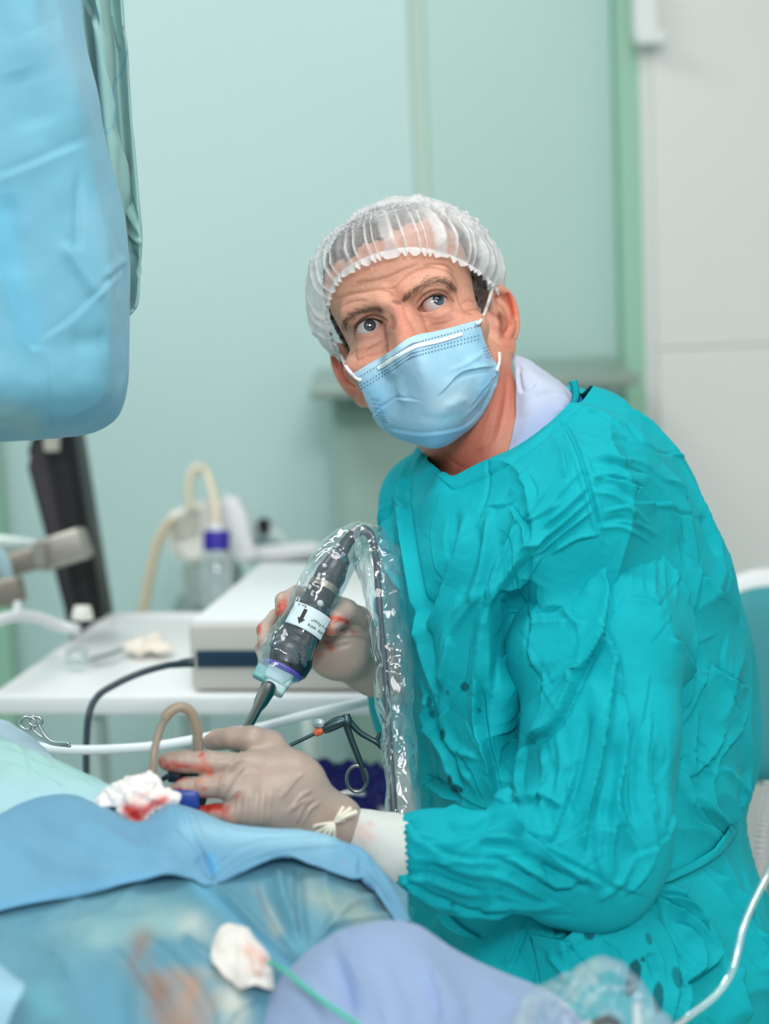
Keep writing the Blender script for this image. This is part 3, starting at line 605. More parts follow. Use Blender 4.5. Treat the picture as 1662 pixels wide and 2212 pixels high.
# lavender mound
def mound():
    top = [(470, 2300), (545, 2200), (600, 2122), (680, 2042), (760, 2001), (840, 1986), (910, 2000), (1000, 2058), (1100, 2104), (1180, 2138), (1232, 2172), (1300, 2240)]
    rows = []
    for k, (dy, dd) in enumerate(((140, .16), (30, .05), (0, 0), (30, -.045), (90, -.09), (180, -.13), (330, -.19))):
        rows.append([(x + (0 if k > 1 else 6), min(y + dy, 2480 + k), 1.235 + (x - 540) * .0001 + dd) for x, y in top])
    return rows
sheet('lavender_drape', mound(), 110, 240, mat('lavender_cloth', vcol=True, rough=.7, bump=[(1800, .2, 'n'), (30, .3, 'n')], sheen=.2),
      strokes=[('f', [(735, 2010), (760, 2080), (800, 2150), (830, 2230)], 12, 5), ('v', [(720, 2060), (745, 2120), (760, 2200)], 16, 4), ('r', [(900, 2060), (960, 2130), (1000, 2220)], 22, 3.5), ('v', [(850, 2060), (890, 2150), (910, 2220)], 24, 3.5), ('r', [(640, 2110), (690, 2160), (730, 2230)], 16, 3), ('f', [(920, 2105), (940, 2150), (950, 2200)], 8, 3),
               ('r', [(1050, 2110), (1100, 2150), (1160, 2180)], 16, 2)],
      amp=.0016, f=18, seed=11, base=(138, 160, 196), paints=[([(745, 2090), (770, 2170)], 16, (124, 152, 208), .5), ([(920, 2110), (945, 2180)], 14, (132, 160, 212), .4)],
      label='smooth lavender blue draped mound in the bottom foreground')
# small pale blue corner bottom-left
sheet('drape_corner', [[(-90, 2010, 1.12), (-30, 2060, 1.11), (20, 2100, 1.10), (56, 2124, 1.09)], [(-90, 2080, 1.05), (-40, 2110, 1.05), (10, 2130, 1.05), (50, 2140, 1.05)], [(-90, 2160, 1.0), (-50, 2180, 1.0), (-10, 2190, 1.01), (22, 2200, 1.02)], [(-90, 2320, .95), (-60, 2320, .95), (-30, 2310, .96), (-6, 2300, .97)]], 40, 40, nonwoven, amp=.001, f=30, seed=14, base=(160, 206, 226),
      label='small pale blue drape corner at the bottom left edge')
# blue cloth behind left (pale, under the scissors)
sheet('pale_blue_cloth', [[(-80, 1545, 1.86), (0, 1550, 1.86), (40, 1570, 1.85), (70, 1592, 1.84)], [(-80, 1575, 1.80), (0, 1585, 1.80), (60, 1606, 1.79), (100, 1622, 1.78)], [(-80, 1640, 1.74), (0, 1640, 1.74), (70, 1650, 1.74), (140, 1668, 1.72)]], 30, 40, nonwoven, amp=.002, f=25, seed=17, base=(184, 214, 230), label='pale blue cloth under the ringed scissors at the left edge')
# ---------------------------------------------------------------- operating table beneath the drapes
oc = P([330, 2150, 1.5]); oz = 0.84
tot = thing('operating_table', 'padded operating table hidden under the blue drapes', 'table', (oc[0] - .30, oc[1] - .1, 0))
mesh('mattress', rbox((oc[0] - .30, oc[1] - .12, oz - .04), (.30, .24, .04), bev=.03, seg=3), mat('black_leatherette'), tot)
mesh('table_top', rbox((oc[0] - .30, oc[1] - .12, oz - .10), (.31, .25, .02), bev=.008), steel, tot)
mesh('column', rbox((oc[0] - .30, oc[1] - .1, .40), (.10, .14, .35), bev=.02), whitepl, tot)
mesh('base', rbox((oc[0] - .30, oc[1] - .1, .06), (.30, .24, .06), bev=.03), whitepl, tot)
# ================================================================ BIG DRAPED EQUIPMENT (top left)
def bag_rows():
    rows = []
    for y, xr in ((-260, 140), (-120, 150), (0, 172), (100, 186), (180, 205), (270, 221), (360, 241), (450, 262), (540, 276), (640, 279), (740, 278), (830, 275), (880, 262), (915, 236), (938, 190), (949, 120)):
        t = max(0, (y - 860) / 95.0); sh = 1 - .75 * t; xl = -320; c = (xl + xr) / 2
        yy = lambda x: y + (8 * (xr - x) / 200 if y > 900 else 0)
        rows.append([(xl, y, 1.66), (-200, yy(-200), 1.66 - .16 * sh), (-60, yy(-60), 1.66 - .185 * sh), (60, yy(60), 1.66 - .17 * sh), (xr - 70, yy(xr - 70), 1.66 - .125 * sh), (xr - 18, y, 1.66 - .06 * sh), (xr, y, 1.66), (xr - 60, y, 1.66 + .10 * sh), (-60, y, 1.66 + .16 * sh), (-240, y, 1.66 + .12 * sh)])
    return rows
V, Fc = net(bag_rows(), 260, 300, cc=True); N = normals(V, Fc)
if ((V - V.mean(0)) * N).sum(1).mean() < 0: Fc = Fc[:, ::-1].copy(); N = -N
V = V + N * (.0016 * fbm(V, 9, 3, 21) + .001 * fbm(V, 40, 2, 22))[:, None]
V = sculpt(V, Fc, [('f', [(-20, 395), (60, 365), (130, 335), (180, 318)], 12, 2.2), ('f', [(95, 735), (160, 690), (230, 620), (272, 580)], 9, 2.6), ('r', [(135, 525), (160, 560), (200, 620), (222, 640)], 16, 5), ('v', [(140, 510), (165, 530), (168, 470), (170, 380)], 10, 3), ('g', [(105, 760), (112, 850), (118, 920)], 5, 1.6), ('f', [(-10, 560), (30, 660), (60, 750), (90, 755)], 8, 2.4),
                   ('v', [(10, 420), (25, 520), (40, 600)], 26, 3.5), ('v', [(150, 740), (240, 735)], 26, 4), ('r', [(80, 60), (130, 160), (170, 300)], 40, 5), ('v', [(40, 150), (80, 280)], 40, 4), ('r', [(228, 600), (250, 575), (275, 560)], 10, 2.4)])
C = np.tile(lin((118, 184, 208)), (len(V), 1)); C *= (1 + .05 * fbm(V, 7, 3, 23))[:, None]
C = paint(C, V, [([(10, 440), (20, 560), (60, 720)], 40, (100, 190, 226), .5), ([(60, 920), (20, 900)], 34, (170, 206, 196), .6), ([(110, 40), (170, 160)], 50, (150, 196, 218), .5), ([(210, 470), (270, 700)], 34, (146, 200, 222), .5)])
tdr = thing('draped_equipment', 'large blue draped equipment head hanging at the top left', 'equipment', (P([-60, 940, 1.66])[0], P([-60, 940, 1.66])[1], P([0, 955, 1.6])[2]))
mesh('drape_cover', (V, Fc), mat('equipment_drape', vcol=True, rough=.55, bump=[(1500, .1, 'n'), (30, .2, 'n')], sheen=.15, transl=.15, spec=.35), tdr, col=C)
R = []
for y, x in ((-260, 250), (-100, 258), (0, 264), (60, 268), (108, 275), (200, 280), (300, 288), (400, 297), (470, 302), (525, 305), (580, 301), (650, 297), (676, 284), (690, 265)):
    R.append([(40, y, 1.80), (x - 130, y, 1.70), (x - 85, y, 1.735), (x - 55, y, 1.70), (x - 25, y, 1.74), (x, y, 1.725), (x - 8, y, 1.80), (x - 70, y, 1.86)])
V, Fc = net(R, 200, 130); Fc = toward(V, Fc); N = normals(V, Fc)
V = V + N * (.0015 * fbm(V * [1, 1, .3], 30, 3, 31))[:, None]
V = sculpt(V, Fc, [('f', [(180, 0), (210, 60), (225, 160), (240, 260), (280, 440), (303, 510)], 5, 5), ('g', [(205, -20), (225, 120), (238, 255)], 4, 3), ('f', [(235, 280), (270, 400), (296, 480)], 4, 4), ('r', [(240, 20), (262, 110)], 4, 2), ('r', [(278, 500), (305, 528)], 5, 3), ('v', [(283, 540), (300, 600)], 8, 3), ('f', [(283, 690), (296, 650), (300, 600)], 4, 2), ('g', [(245, 290), (262, 400), (285, 500)], 4, 3)])
C = np.tile(lin((146, 190, 188)), (len(V), 1)); C = paint(C, V, [([(275, 112), (262, 160), (246, 178), (246, 230), (248, 268), (230, 288)], 2.6, (66, 160, 190), .8)])
mesh('drape_lining', (V, Fc), mat('equipment_drape'), tdr, col=C, solid=.0012, label='grey green pleated rear layer of the drape')
mesh('suspension_arm', tube(np.array([P([-60, 200, 1.66]), [P([-60, 200, 1.66])[0], P([-60, 200, 1.66])[1], 2.82]]), .04, 20), whitepl, tdr)
# ================================================================ GAUZES
def crumple(c, rx, ry, rz, seed, h=.0017, A=None, f=70, a=.35):
    c = P(c); g = Grid(c - max(rx, ry, rz) - .012, c + max(rx, ry, rz) + .012, h)
    g.ell(c, (rx, ry, rz), .004); V, Fc = g.mesh(); N = normals(V, Fc)
    return V + N * ((ridge(V, f, seed) * .5 + fbm(V, f * 1.6, 2, seed + 1) * .5) * a * min(rx, ry, rz))[:, None], Fc
gz = mat('white_gauze', vcol=True, rough=.85, bump=[(900, .3, 'n')], sheen=.2)
def gauze(c, pts, seed, label, paints, name='gauze_swab'):
    lo = P(pts)[:].min(0) - .03; hi = P(pts).max(0) + .03; g = Grid(lo, hi, .0015)
    for q in pts: g.ell(P(q[:3]), (q[3], q[3], q[3] * q[4]), .006)
    V, Fc = g.mesh(); N = normals(V, Fc); V = V + N * (.0032 * np.abs(vnoise(V * [1, 1, 1.4], 95, seed)) + .0026 * ridge(V, 130, seed + 1) ** 3 + .0012 * fbm(V, 260, 2, seed + 3) - .002)[:, None]
    C = np.tile(lin((236, 234, 232)), (len(V), 1)); C = paint(C, V, paints)
    return mesh(name, (V, Fc), gz, label=label, cat='gauze', col=C)
gauze(None, np.array([(225, 1735, 1.475, .010, .6), (255, 1718, 1.48, .012, .8), (285, 1712, 1.48, .014, .9), (310, 1710, 1.475, .013, .9), (300, 1738, 1.47, .014, 1), (292, 1757, 1.462, .011, .8), (340, 1720, 1.475, .010, .8), (360, 1728, 1.475, .008, .7), (380, 1722, 1.475, .006, .6), (330, 1690, 1.48, .005, 1.6), (325, 1700, 1.48, .007, 1.2)]), 41,
      'white crumpled gauze soaked red at its lower end on the blue drape', [([(292, 1756)], 22, (200, 30, 22), 1), ([(312, 1752), (330, 1738), (355, 1728)], 10, (214, 60, 60), .9), ([(275, 1748), (300, 1768)], 12, (186, 28, 20), 1), ([(300, 1722), (318, 1714)], 8, (240, 190, 190), .6)])
gV, gF = net([[(474, 2052, 1.235), (488, 2008, 1.25), (505, 2008, 1.25), (520, 2018, 1.25)], [(470, 2085, 1.215), (500, 2060, 1.215), (540, 2050, 1.22), (562, 2062, 1.23)], [(478, 2105, 1.20), (510, 2100, 1.20), (550, 2092, 1.205), (580, 2100, 1.22)], [(520, 2122, 1.20), (545, 2130, 1.20), (568, 2136, 1.205), (582, 2142, 1.21)]], 60, 60)
gF = toward(gV, gF); gN = normals(gV, gF); gV = gV + gN * (.002 * np.clip(ridge(gV, 80, 51), -1, 1) + .001 * fbm(gV, 90, 3, 52) + .004)[:, None]
gV = sculpt(gV, gF, [('r', [(525, 2040), (545, 2075), (560, 2110)], 6, 3), ('r', [(548, 2060), (562, 2085), (575, 2110)], 5, 3), ('v', [(535, 2060), (548, 2090)], 5, 2)])
gC = np.tile(lin((226, 222, 216)), (len(gV), 1)); gC = paint(gC, gV, [([(535, 2055), (565, 2075)], 12, (226, 178, 160), .7), ([(545, 2090), (560, 2105)], 8, (226, 180, 168), .6), ([(568, 2078)], 6, (214, 120, 96), .5)])
mesh('taped_dressing', (gV, gF), gz, label='white taped dressing with a pinkish fold beside the lavender drape', cat='dressing', col=gC, solid=-.002)
mesh('green_line', ptube([(560, 2082, 1.215), (590, 2082, 1.205), (620, 2100, 1.165), (660, 2134, 1.13), (700, 2164, 1.10), (750, 2198, 1.07), (820, 2250, 1.02)], [4.5, 5, 5.5, 6, 6.5, 7, 7.5], 60, 12), mat('green_tubing', (70, 188, 160), .35), label='thin green tube running from the taped dressing across the lavender drape', cat='tube')
# ================================================================ GREY-BROWN HOSE ARCH
hm = mat('taupe_hose', (150, 136, 122), .28, coat=.3)
t_h = thing('arched_hose', 'glossy taupe hose arching up beside the gloved fingers', 'hose', P([338, 1720, 1.52]))
mesh('thin_hose', ptube([(342, 1760, 1.52), (332, 1700, 1.52), (331, 1650, 1.52), (336, 1610, 1.525), (348, 1570, 1.53), (364, 1544, 1.53)], 8.6, 60, 18), hm, t_h)
mesh('thick_sleeve', ptube([(357, 1551, 1.53), (364, 1541, 1.53), (378, 1531, 1.532), (394, 1528, 1.535), (410, 1537, 1.54), (420, 1556, 1.545), (426, 1578, 1.55), (427, 1598, 1.555)], 11.5, 80, 20), mat('taupe_sleeve', (156, 138, 118), .45), t_h, label='thicker matt taupe sleeve', sharp=50)
mesh('ferrule', ptube([(427, 1597, 1.555), (428, 1610, 1.556), (429, 1630, 1.557)], [11.8, 12, 11.5], 10, 20), mat('warm_steel', (176, 160, 148), .3, .8), t_h, label='steel ferrule', sharp=40)
# ================================================================ GRASPING FORCEPS
DI = 1.72
t_g = thing('grasping_forceps', 'dark steel grasping forceps with ring handle beside the plastic sleeve', 'forceps', P([770, 1700, DI]))
dk = mat('dark_instrument_steel', (58, 82, 88), .35, .7)
mesh('shaft', ptube([(560, 1648, DI), (608, 1620, DI), (690, 1580, DI)], 4.2, 20, 10), dk, t_g)
mesh('joint_collar', ptube([(680, 1585, DI), (690, 1580, DI), (700, 1575, DI)], [7, 9, 7], 8, 14), mat('orange_collar', (206, 96, 62), .45), t_g, label='orange ring', sharp=40)
mesh('knurled_knob', ptube([(683, 1566, DI + .005), (690, 1562, DI), (700, 1564, DI)], [8, 11, 9], 10, 14), mat('pale_knob', (170, 190, 196), .3, .4), t_g)
mesh('body', join([ptube([(698, 1577, DI), (712, 1570, DI), (730, 1561, DI), (748, 1555, DI)], [9, 12, 13, 10], 16, 14), ptube([(748, 1543, DI), (750, 1558, DI), (751, 1572, DI)], [8, 12, 9], 10, 14)]), dk, t_g, sharp=50)
mesh('handle', ptube([(750, 1552, DI), (775, 1580, DI), (800, 1596, DI), (816, 1605, DI), (832, 1622, DI)], [7, 6.5, 6, 6.5, 5], 30, 10), dk, t_g)
mesh('thumb_spur', ptube([(812, 1600, DI), (818, 1592, DI), (820, 1582, DI)], [5, 5, 4], 8, 8), dk, t_g)
hd = mesh('handle', ptube([(748, 1565, DI), (762, 1605, DI), (776, 1640, DI), (786, 1670, DI), (790, 1690, DI)], [8, 7, 7, 6, 5], 30, 10), dk, t_g)
mesh('finger_ring', ring((772, 1682), 22, 4.5, DI, 40, 10, ez=1.3), mat('ring_steel', (126, 132, 138), .25, .9), hd)
# ================================================================ SMALL CLIPS between the gloved fingers
t_c = thing('instrument_clip', 'dark blue hinged clip instrument between the gloved fingers', 'instrument', P([420, 1740, 1.56]))
mesh('clip_arm', join([ptube([(350, 1684, 1.57), (365, 1676, 1.57), (385, 1672, 1.57), (400, 1670, 1.57)], [5, 6, 5, 4], 16, 10), ptube([(388, 1676, 1.57), (420, 1672, 1.57), (500, 1674, 1.58)], [4, 5, 5], 16, 8), rbox(P([379, 1673, 1.565]), (.006, .006, .006), (RV, FV, UV), .002)]), mat('black_blue_plastic', (16, 32, 52), .35), t_c)
mesh('clip_body', join([rbox(P([400, 1726, 1.54]), (.012, .008, .008), (RV, FV, UV), .003), ptube([(395, 1718, 1.55), (410, 1722, 1.55), (425, 1722, 1.55)], [7, 10, 6], 10, 10)]), mat('royal_blue_plastic', (28, 62, 150), .35), t_c, label='royal blue plastic body')
mesh('clip_jaw', ptube([(415, 1724, 1.56), (428, 1716, 1.56), (438, 1726, 1.56), (432, 1745, 1.56)], [8, 10, 9, 7], 20, 10), mat('dark_instrument_steel'), t_c)
# ================================================================ SCISSORS on the left
t_s = thing('scissors', 'slim ringed scissors lying at the left behind the drapes', 'scissors', P([110, 1615, 1.76]))
for c, r_, ez in (((60, 1562), 17, .8), ((76, 1558), 14, .7)):
    mesh('finger_ring', ring(c, r_, 4, 1.76, ez=ez), steel, t_s)
mesh('blade', ptube([(66, 1574, 1.76), (88, 1592, 1.75), (112, 1604, 1.74), (152, 1612, 1.73)], [4, 5, 6, 3], 20, 10), steel, t_s)
mesh('blade', ptube([(84, 1566, 1.755), (96, 1588, 1.745), (114, 1604, 1.735), (150, 1606, 1.725)], [4, 5, 5, 3], 20, 10), steel, t_s)
# ================================================================ ENDOSCOPE with camera head in a film sleeve
EA, EB = np.array([597, 1472, 1.755]), np.array([738, 1196, 1.80])
eA, eB = P(EA), P(EB); eU = (eB - eA) / np.linalg.norm(eB - eA)
def ax_at(py):                                         # point on the axis at image height py
    t = (EA[1] - py) / (EA[1] - EB[1]); return P(EA + (EB - EA) * t)
def dist_at(py): return (ax_at(py) - eA) @ eU
KP = 1.775 / F
t_e = thing('endoscope', 'endoscope with black camera head in a clear film sleeve held by the raised glove', 'endoscope', P([505, 1640, 1.66]))
mesh('shaft', join([lathe(P([497, 1640, 1.64]), P([575, 1496, 1.735]), [(0, .001), (0, 10 * KP), (np.linalg.norm(P([497, 1640, 1.64]) - P([556, 1530, 1.71])), 10.5 * KP), (np.linalg.norm(P([497, 1640, 1.64]) - P([564, 1515, 1.72])), 15 * KP), (np.linalg.norm(P([497, 1640, 1.64]) - P([580, 1487, 1.742])), 18 * KP), (np.linalg.norm(P([497, 1640, 1.64]) - P([580, 1487, 1.742])), .001)], 28)]), mat('scope_steel', (150, 148, 144), .22, 1.0), t_e, sharp=35)
pn = np.cross(eU, FV); pn /= np.linalg.norm(pn); pf = np.cross(pn, eU)
mesh('connector', join([rbox(ax_at(1462) - pn * 0 + pf * 0, (30 * KP, 26 * KP, 19 * KP), (pn, pf, eU), .003), rbox(ax_at(1481) + pn * (-3 * KP), (24 * KP, 22 * KP, 16 * KP), (pn, pf, eU), .003)]), mat('pale_aqua_plastic', (182, 214, 218), .4), t_e, label='pale aqua plastic connector')
mesh('connector_tab', rbox(ax_at(1470) + pn * (34 * KP) - pf * .0, (18 * KP, 14 * KP, 16 * KP), (pn, pf, eU), .002), mat('aqua_tab', (110, 176, 178), .4), t_e)
cam_m = mat('black_camera_plastic', (22, 36, 46), .32, coat=.2)
D_ = dist_at
mesh('camera_head', lathe(eA, eB, [(D_(1448), .001), (D_(1448), 46 * KP), (D_(1440), 53 * KP), (D_(1418), 55 * KP), (D_(1404), 50 * KP), (D_(1394), 42 * KP), (D_(1385), 42 * KP), (D_(1380), 46 * KP), (D_(1318), 45 * KP), (D_(1312), 36 * KP), (D_(1284), 33 * KP), (D_(1268), 32 * KP), (D_(1240), 34 * KP), (D_(1228), 30 * KP), (D_(1206), 26 * KP), (D_(1196), 16 * KP), (D_(1196), .001)], 44), cam_m, t_e, sharp=30)
mesh('focus_ring', lathe(eA, eB, [(D_(1452), .001), (D_(1452), 44 * KP), (D_(1446), 48 * KP), (D_(1446), .001)], 36), mat('violet_ring', (88, 84, 190), .35), t_e, label='violet ring')
mesh('metal_collar', lathe(eA, eB, [(D_(1276), .001), (D_(1276), 35 * KP), (D_(1264), 35 * KP), (D_(1264), .001)], 36), mat('warm_steel'), t_e, label='steel collar', sharp=40)
mesh('control_button', lathe(ax_at(1308) + (-pf * 32 * KP if (pf @ FV) > 0 else pf * 32 * KP) - pn * 8 * KP, ax_at(1308) - FV, [(0, .001), (0, 8 * KP), (4 * KP, 8 * KP), (7 * KP, 4 * KP), (7 * KP, .001)], 20), mat('pearl_button', (206, 212, 208), .3), t_e, label='round pearl button')
mesh('camera_cable', ptube([(730, 1210, 1.80), (752, 1168, 1.805), (778, 1146, 1.80), (800, 1156, 1.79), (812, 1200, 1.78), (817, 1260, 1.77), (822, 1340, 1.75), (832, 1440, 1.73), (838, 1560, 1.71), (846, 1680, 1.69), (852, 1780, 1.68), (852, 1900, 1.68)], [15, 14, 12, 10, 7.5, 7.5, 7.5, 7.5, 8, 8.5, 8.5, 8], 120, 14), mat('black_cable_soft', (26, 44, 60), .4), t_e)
# label wrapped round the camera head
lr = 56 * KP; side = -pf if (pf @ FV) > 0 else pf
def wrap(u, v): # u: angle-wise px across, v: px along axis from 1350
    a = u / 56.0; return ax_at(1349) + eU * (v * KP) + lr * 1.01 * (math.cos(a) * side + math.sin(a) * pn)
us = np.linspace(-46, 52, 40); vs = np.linspace(-26, 26, 14)
sx = 1 if (wrap(20, 0) - wrap(-20, 0)) @ RV > 0 else -1
LV = np.array([wrap(sx * u, v) for v in vs for u in us]); LF = toward(LV, gridfaces(14, 40))
lab = mesh('label', (LV, LF), mat('white_sticker', (206, 226, 230), .45), t_e, label='white sticker with a black arrow and small text', solid=.0004)
ink = mat('black_ink', (12, 16, 20), .5)
def decal(tris_uv, Fl, name='print'):
    V = np.array([wrap(sx * u, v) for u, v in tris_uv]); V = V + (CAM - V) / np.linalg.norm(CAM - V, axis=1, keepdims=True) * .0006
    return mesh(name, (V, Fl), ink, t_e, smooth=False)
decal([(-17, 16), (-9, 16), (-9, -6), (-4, -6), (-13, -19), (-22, -6), (-17, -6)], [[0, 1, 2, 3, 4, 5, 6]], 'printed_arrow')
def text_uv(txt, size, u0, v0, flip=True):
    cu = bpy.data.curves.new('text', 'FONT'); cu.body = txt; cu.size = size; cu.resolution_u = 3
    o = bpy.data.objects.new('text', cu); COL.objects.link(o); dg = bpy.context.evaluated_depsgraph_get()
    me = bpy.data.meshes.new_from_object(o.evaluated_get(dg)); V = [(v.co.x, v.co.y) for v in me.vertices]; Fl = [list(p.vertices) for p in me.polygons]
    bpy.data.objects.remove(o); bpy.data.curves.remove(cu); bpy.data.meshes.remove(me)
    s = -1 if flip else 1
    return [(u0 + s * x, v0 + s * y) for x, y in V], Fl
for txt, sz_, u0, v0 in (('Lanz  wire', 11.5, 53, -9), ('er e Firan*', 10.5, 53, 5), ('Rev. A', 8, -14, 24)):
    decal(*text_uv(txt, sz_, u0, v0), name='printed_text')
# film sleeve: up round the camera, over the cable bend and down
film = plastic_film('clear_film', haze=.05, scale=20, strength=.7, edge=.40, dist=.010)
def film_tube(pp, rp, m, n, seed, amp=.006):
    q = crm(np.asarray(pp, float), m); r = crm(np.asarray(rp, float)[:, None], m)[:, 0]
    V, Fl = tube(P(q), r * q[:, 2] / F, n, False); Fl = np.array(Fl); N = normals(V, Fl)
    st = V * [1.2, 1.2, .5]
    return V + N * (amp * (.6 * fbm(st, 38, 3, seed) + .6 * np.clip(ridge(st, 45, seed + 3), -.4, 1) ** 2))[:, None], Fl
fv1, ff1 = film_tube([(586, 1470, 1.752), (596, 1452, 1.756), (612, 1424, 1.762), (640, 1370, 1.77), (668, 1316, 1.78), (695, 1265, 1.787), (722, 1215, 1.795), (752, 1178, 1.80), (782, 1148, 1.80), (796, 1136, 1.80)], [34, 46, 60, 52, 52, 52, 50, 42, 26, 10], 130, 72, 61, .0028)
fv2, ff2 = film_tube([(772, 1142, 1.80), (796, 1165, 1.79), (815, 1205, 1.78), (828, 1260, 1.77), (838, 1340, 1.755), (850, 1430, 1.735), (858, 1540, 1.715), (866, 1650, 1.695), (872, 1760, 1.68), (872, 1850, 1.68)], [18, 40, 54, 52, 50, 46, 42, 42, 46, 50], 150, 64, 71, .005)
mesh('film_sleeve', join([(fv1, ff1.tolist()), (fv2, ff2.tolist())]), film, t_e, label='crinkled clear plastic sleeve')
# ================================================================ CLEAR BAG and TUBE at the bottom right
bgc = np.array([0, 28, 0, 0, 0]) + np.array([(1180, 2260, 1.10, .03, 1), (1230, 2200, 1.12, .035, 1), (1290, 2175, 1.13, .034, 1), (1330, 2220, 1.12, .04, 1), (1390, 2260, 1.12, .03, 1), (1306, 2118, 1.14, .016, 1), (1250, 2260, 1.1, .04, 1)])
g = Grid(P(bgc).min(0) - .06, P(bgc).max(0) + .06, .0022)
for q in bgc: g.ell(P(q), (q[3] * .9,) * 3, .012)
V, Fc = g.mesh(); N = normals(V, Fc); V = V + N * (.007 * np.clip(ridge(V, 32, 81), -.3, 1) + .005 * fbm(V, 45, 3, 82))[:, None]
tpb = thing('plastic_bag', 'crumpled clear plastic bag with a white rod in the bottom right foreground', 'bag', V.min(0) * [0, 0, 1] + V.mean(0) * [1, 1, 0])
mesh('film', (V, Fc), plastic_film('bag_film', haze=.05, scale=22, strength=.8, edge=.5, dist=.012), tpb)
mesh('rod', ptube([(1374, 2172, 1.09), (1376, 2180, 1.09), (1380, 2300, 1.07)], [9, 11, 12], 14, 14), mat('frosted_rod', (224, 230, 228), .4), tpb, label='white rod')
mesh('dark_tip', ptube([(1262, 2222, 1.10), (1310, 2204, 1.10), (1340, 2214, 1.10)], [8, 14, 8], 16, 12), mat('dark_rubber'), tpb, label='dark curved piece inside the bag')
ctm = plastic_film('clear_tubing', (.86, .95, .95), .16, 5, .05, .05, .75)
mesh('clear_tube', ptube([(1800, 1380, 1.5), (1770, 1620, 1.48), (1720, 1780, 1.46), (1680, 1850, 1.45), (1655, 1895, 1.44), (1625, 1955, 1.43), (1605, 2005, 1.42), (1592, 2060, 1.41), (1578, 2105, 1.40), (1545, 2150, 1.38), (1500, 2186, 1.36), (1462, 2214, 1.34), (1380, 2270, 1.24)], 8.5, 170, 14), ctm, label='clear infusion tube curving down over the teal gown at the right', cat='tube')
# ================================================================ THE SURGEON
_y, _pp, _rr = -.16794, -.04345, -.32690
_Ry = np.array([[math.cos(_y), -math.sin(_y), 0], [math.sin(_y), math.cos(_y), 0], [0, 0, 1]])
_Rx = np.array([[1, 0, 0], [0, math.cos(_pp), -math.sin(_pp)], [0, math.sin(_pp), math.cos(_pp)]])
_Rr = np.array([[math.cos(_rr), 0, math.sin(_rr)], [0, 1, 0], [-math.sin(_rr), 0, math.cos(_rr)]])
HM = np.array([RV, FV, UV]).T @ (_Rr @ _Rx @ _Ry); HO = CAM + .01748 * RV + 1.78828 * FV + .18238 * UV
def HW(a): return HO + np.asarray(a, float) @ HM.T
def LW(a): return (np.asarray(a, float) - HO) @ HM
def HL(px, py, y):                                     # pixel ray meets the head's plane y = const
    r = ray(px, py); nn = HM[:, 1]; return CAM + r * (((HO - CAM) @ nn + y) / (r @ nn))
# ---- head, face, ears, neck : one skin surface
g = Grid((-.112, -.072, -.285), (.112, .205, .142), .00125)
g.ell((0, .088, .034), (.076, .098, .086), .02)
g.ell((0, .032, .046), (.064, .050, .055), .02)
g.ell((0, .040, -.036), (.060, .052, .068), .03)
for s in (-1, 1):
    g.cone((s * .050, .066, -.060), (s * .013, .002, -.097), .018, .0145, .02)
    g.ell((s * .050, .014, -.030), (.022, .024, .016), .02)
    g.cone((s * .013, -.0185, .018), (s * .045, -.004, .021), .0095, .0095, .012)
    g.ell((s * .036, .008, -.060), (.020, .022, .030), .02)
g.ell((0, -.006, -.074), (.028, .020, .022), .02); g.ell((0, .000, -.098), (.016, .016, .012), .012)
for s in (-1, 1):
    g.ell((s * .0315, -.024, -.003), (.0185, .0145, .0125), .012, 's')
g.chain([(0, -.0175, .006), (0, -.030, -.016), (0, -.043, -.040)], [.0078, .0085, .0115], .012)
for s in (-1, 1):
    g.ell((s * .0135, -.031, -.045), (.009, .011, .008), .008)
    g.cone((s * .008, -.014, -.004), (s * .012, -.026, -.032), .007, .008, .012)
EYE = {}
for s, (ex, ey) in ((-1, (798.5, 708.5)), (1, (939, 658.5))):
    c = LW(HL(ex, ey, .001)); EYE[s] = c
    g.ell(c, (.0142, .0136, .0136), .006)
    g.ell(c + [s * .002, -.003, -.0155], (.015, .009, .0062), .007)
    g.ell(c + [s * .003, -.005, .0135], (.017, .008, .005), .007)
for s in (-1, 1):                                      # almond eye openings
    c = EYE[s]; sl, X, Y, Zz = g.blk(c - .02, c + .02); x = (X - c[0]) * s; z = Zz - c[2] - x * .04; y = Y - c[1]
    tt = np.clip(1 - (x / .0158) ** 2, 0, 1); up = .0071 * tt ** .85; lo = -.0062 * tt ** .95
    alm = np.maximum(np.maximum(z - up, lo - z), np.abs(x) - .0156)
    r = np.sqrt((X - c[0]) ** 2 + y ** 2 + (Zz - c[2]) ** 2)
    d = np.maximum(np.maximum(alm, .0108 - r), y + .002)
    g.put(sl, d.astype(np.float32), .0012, 's')
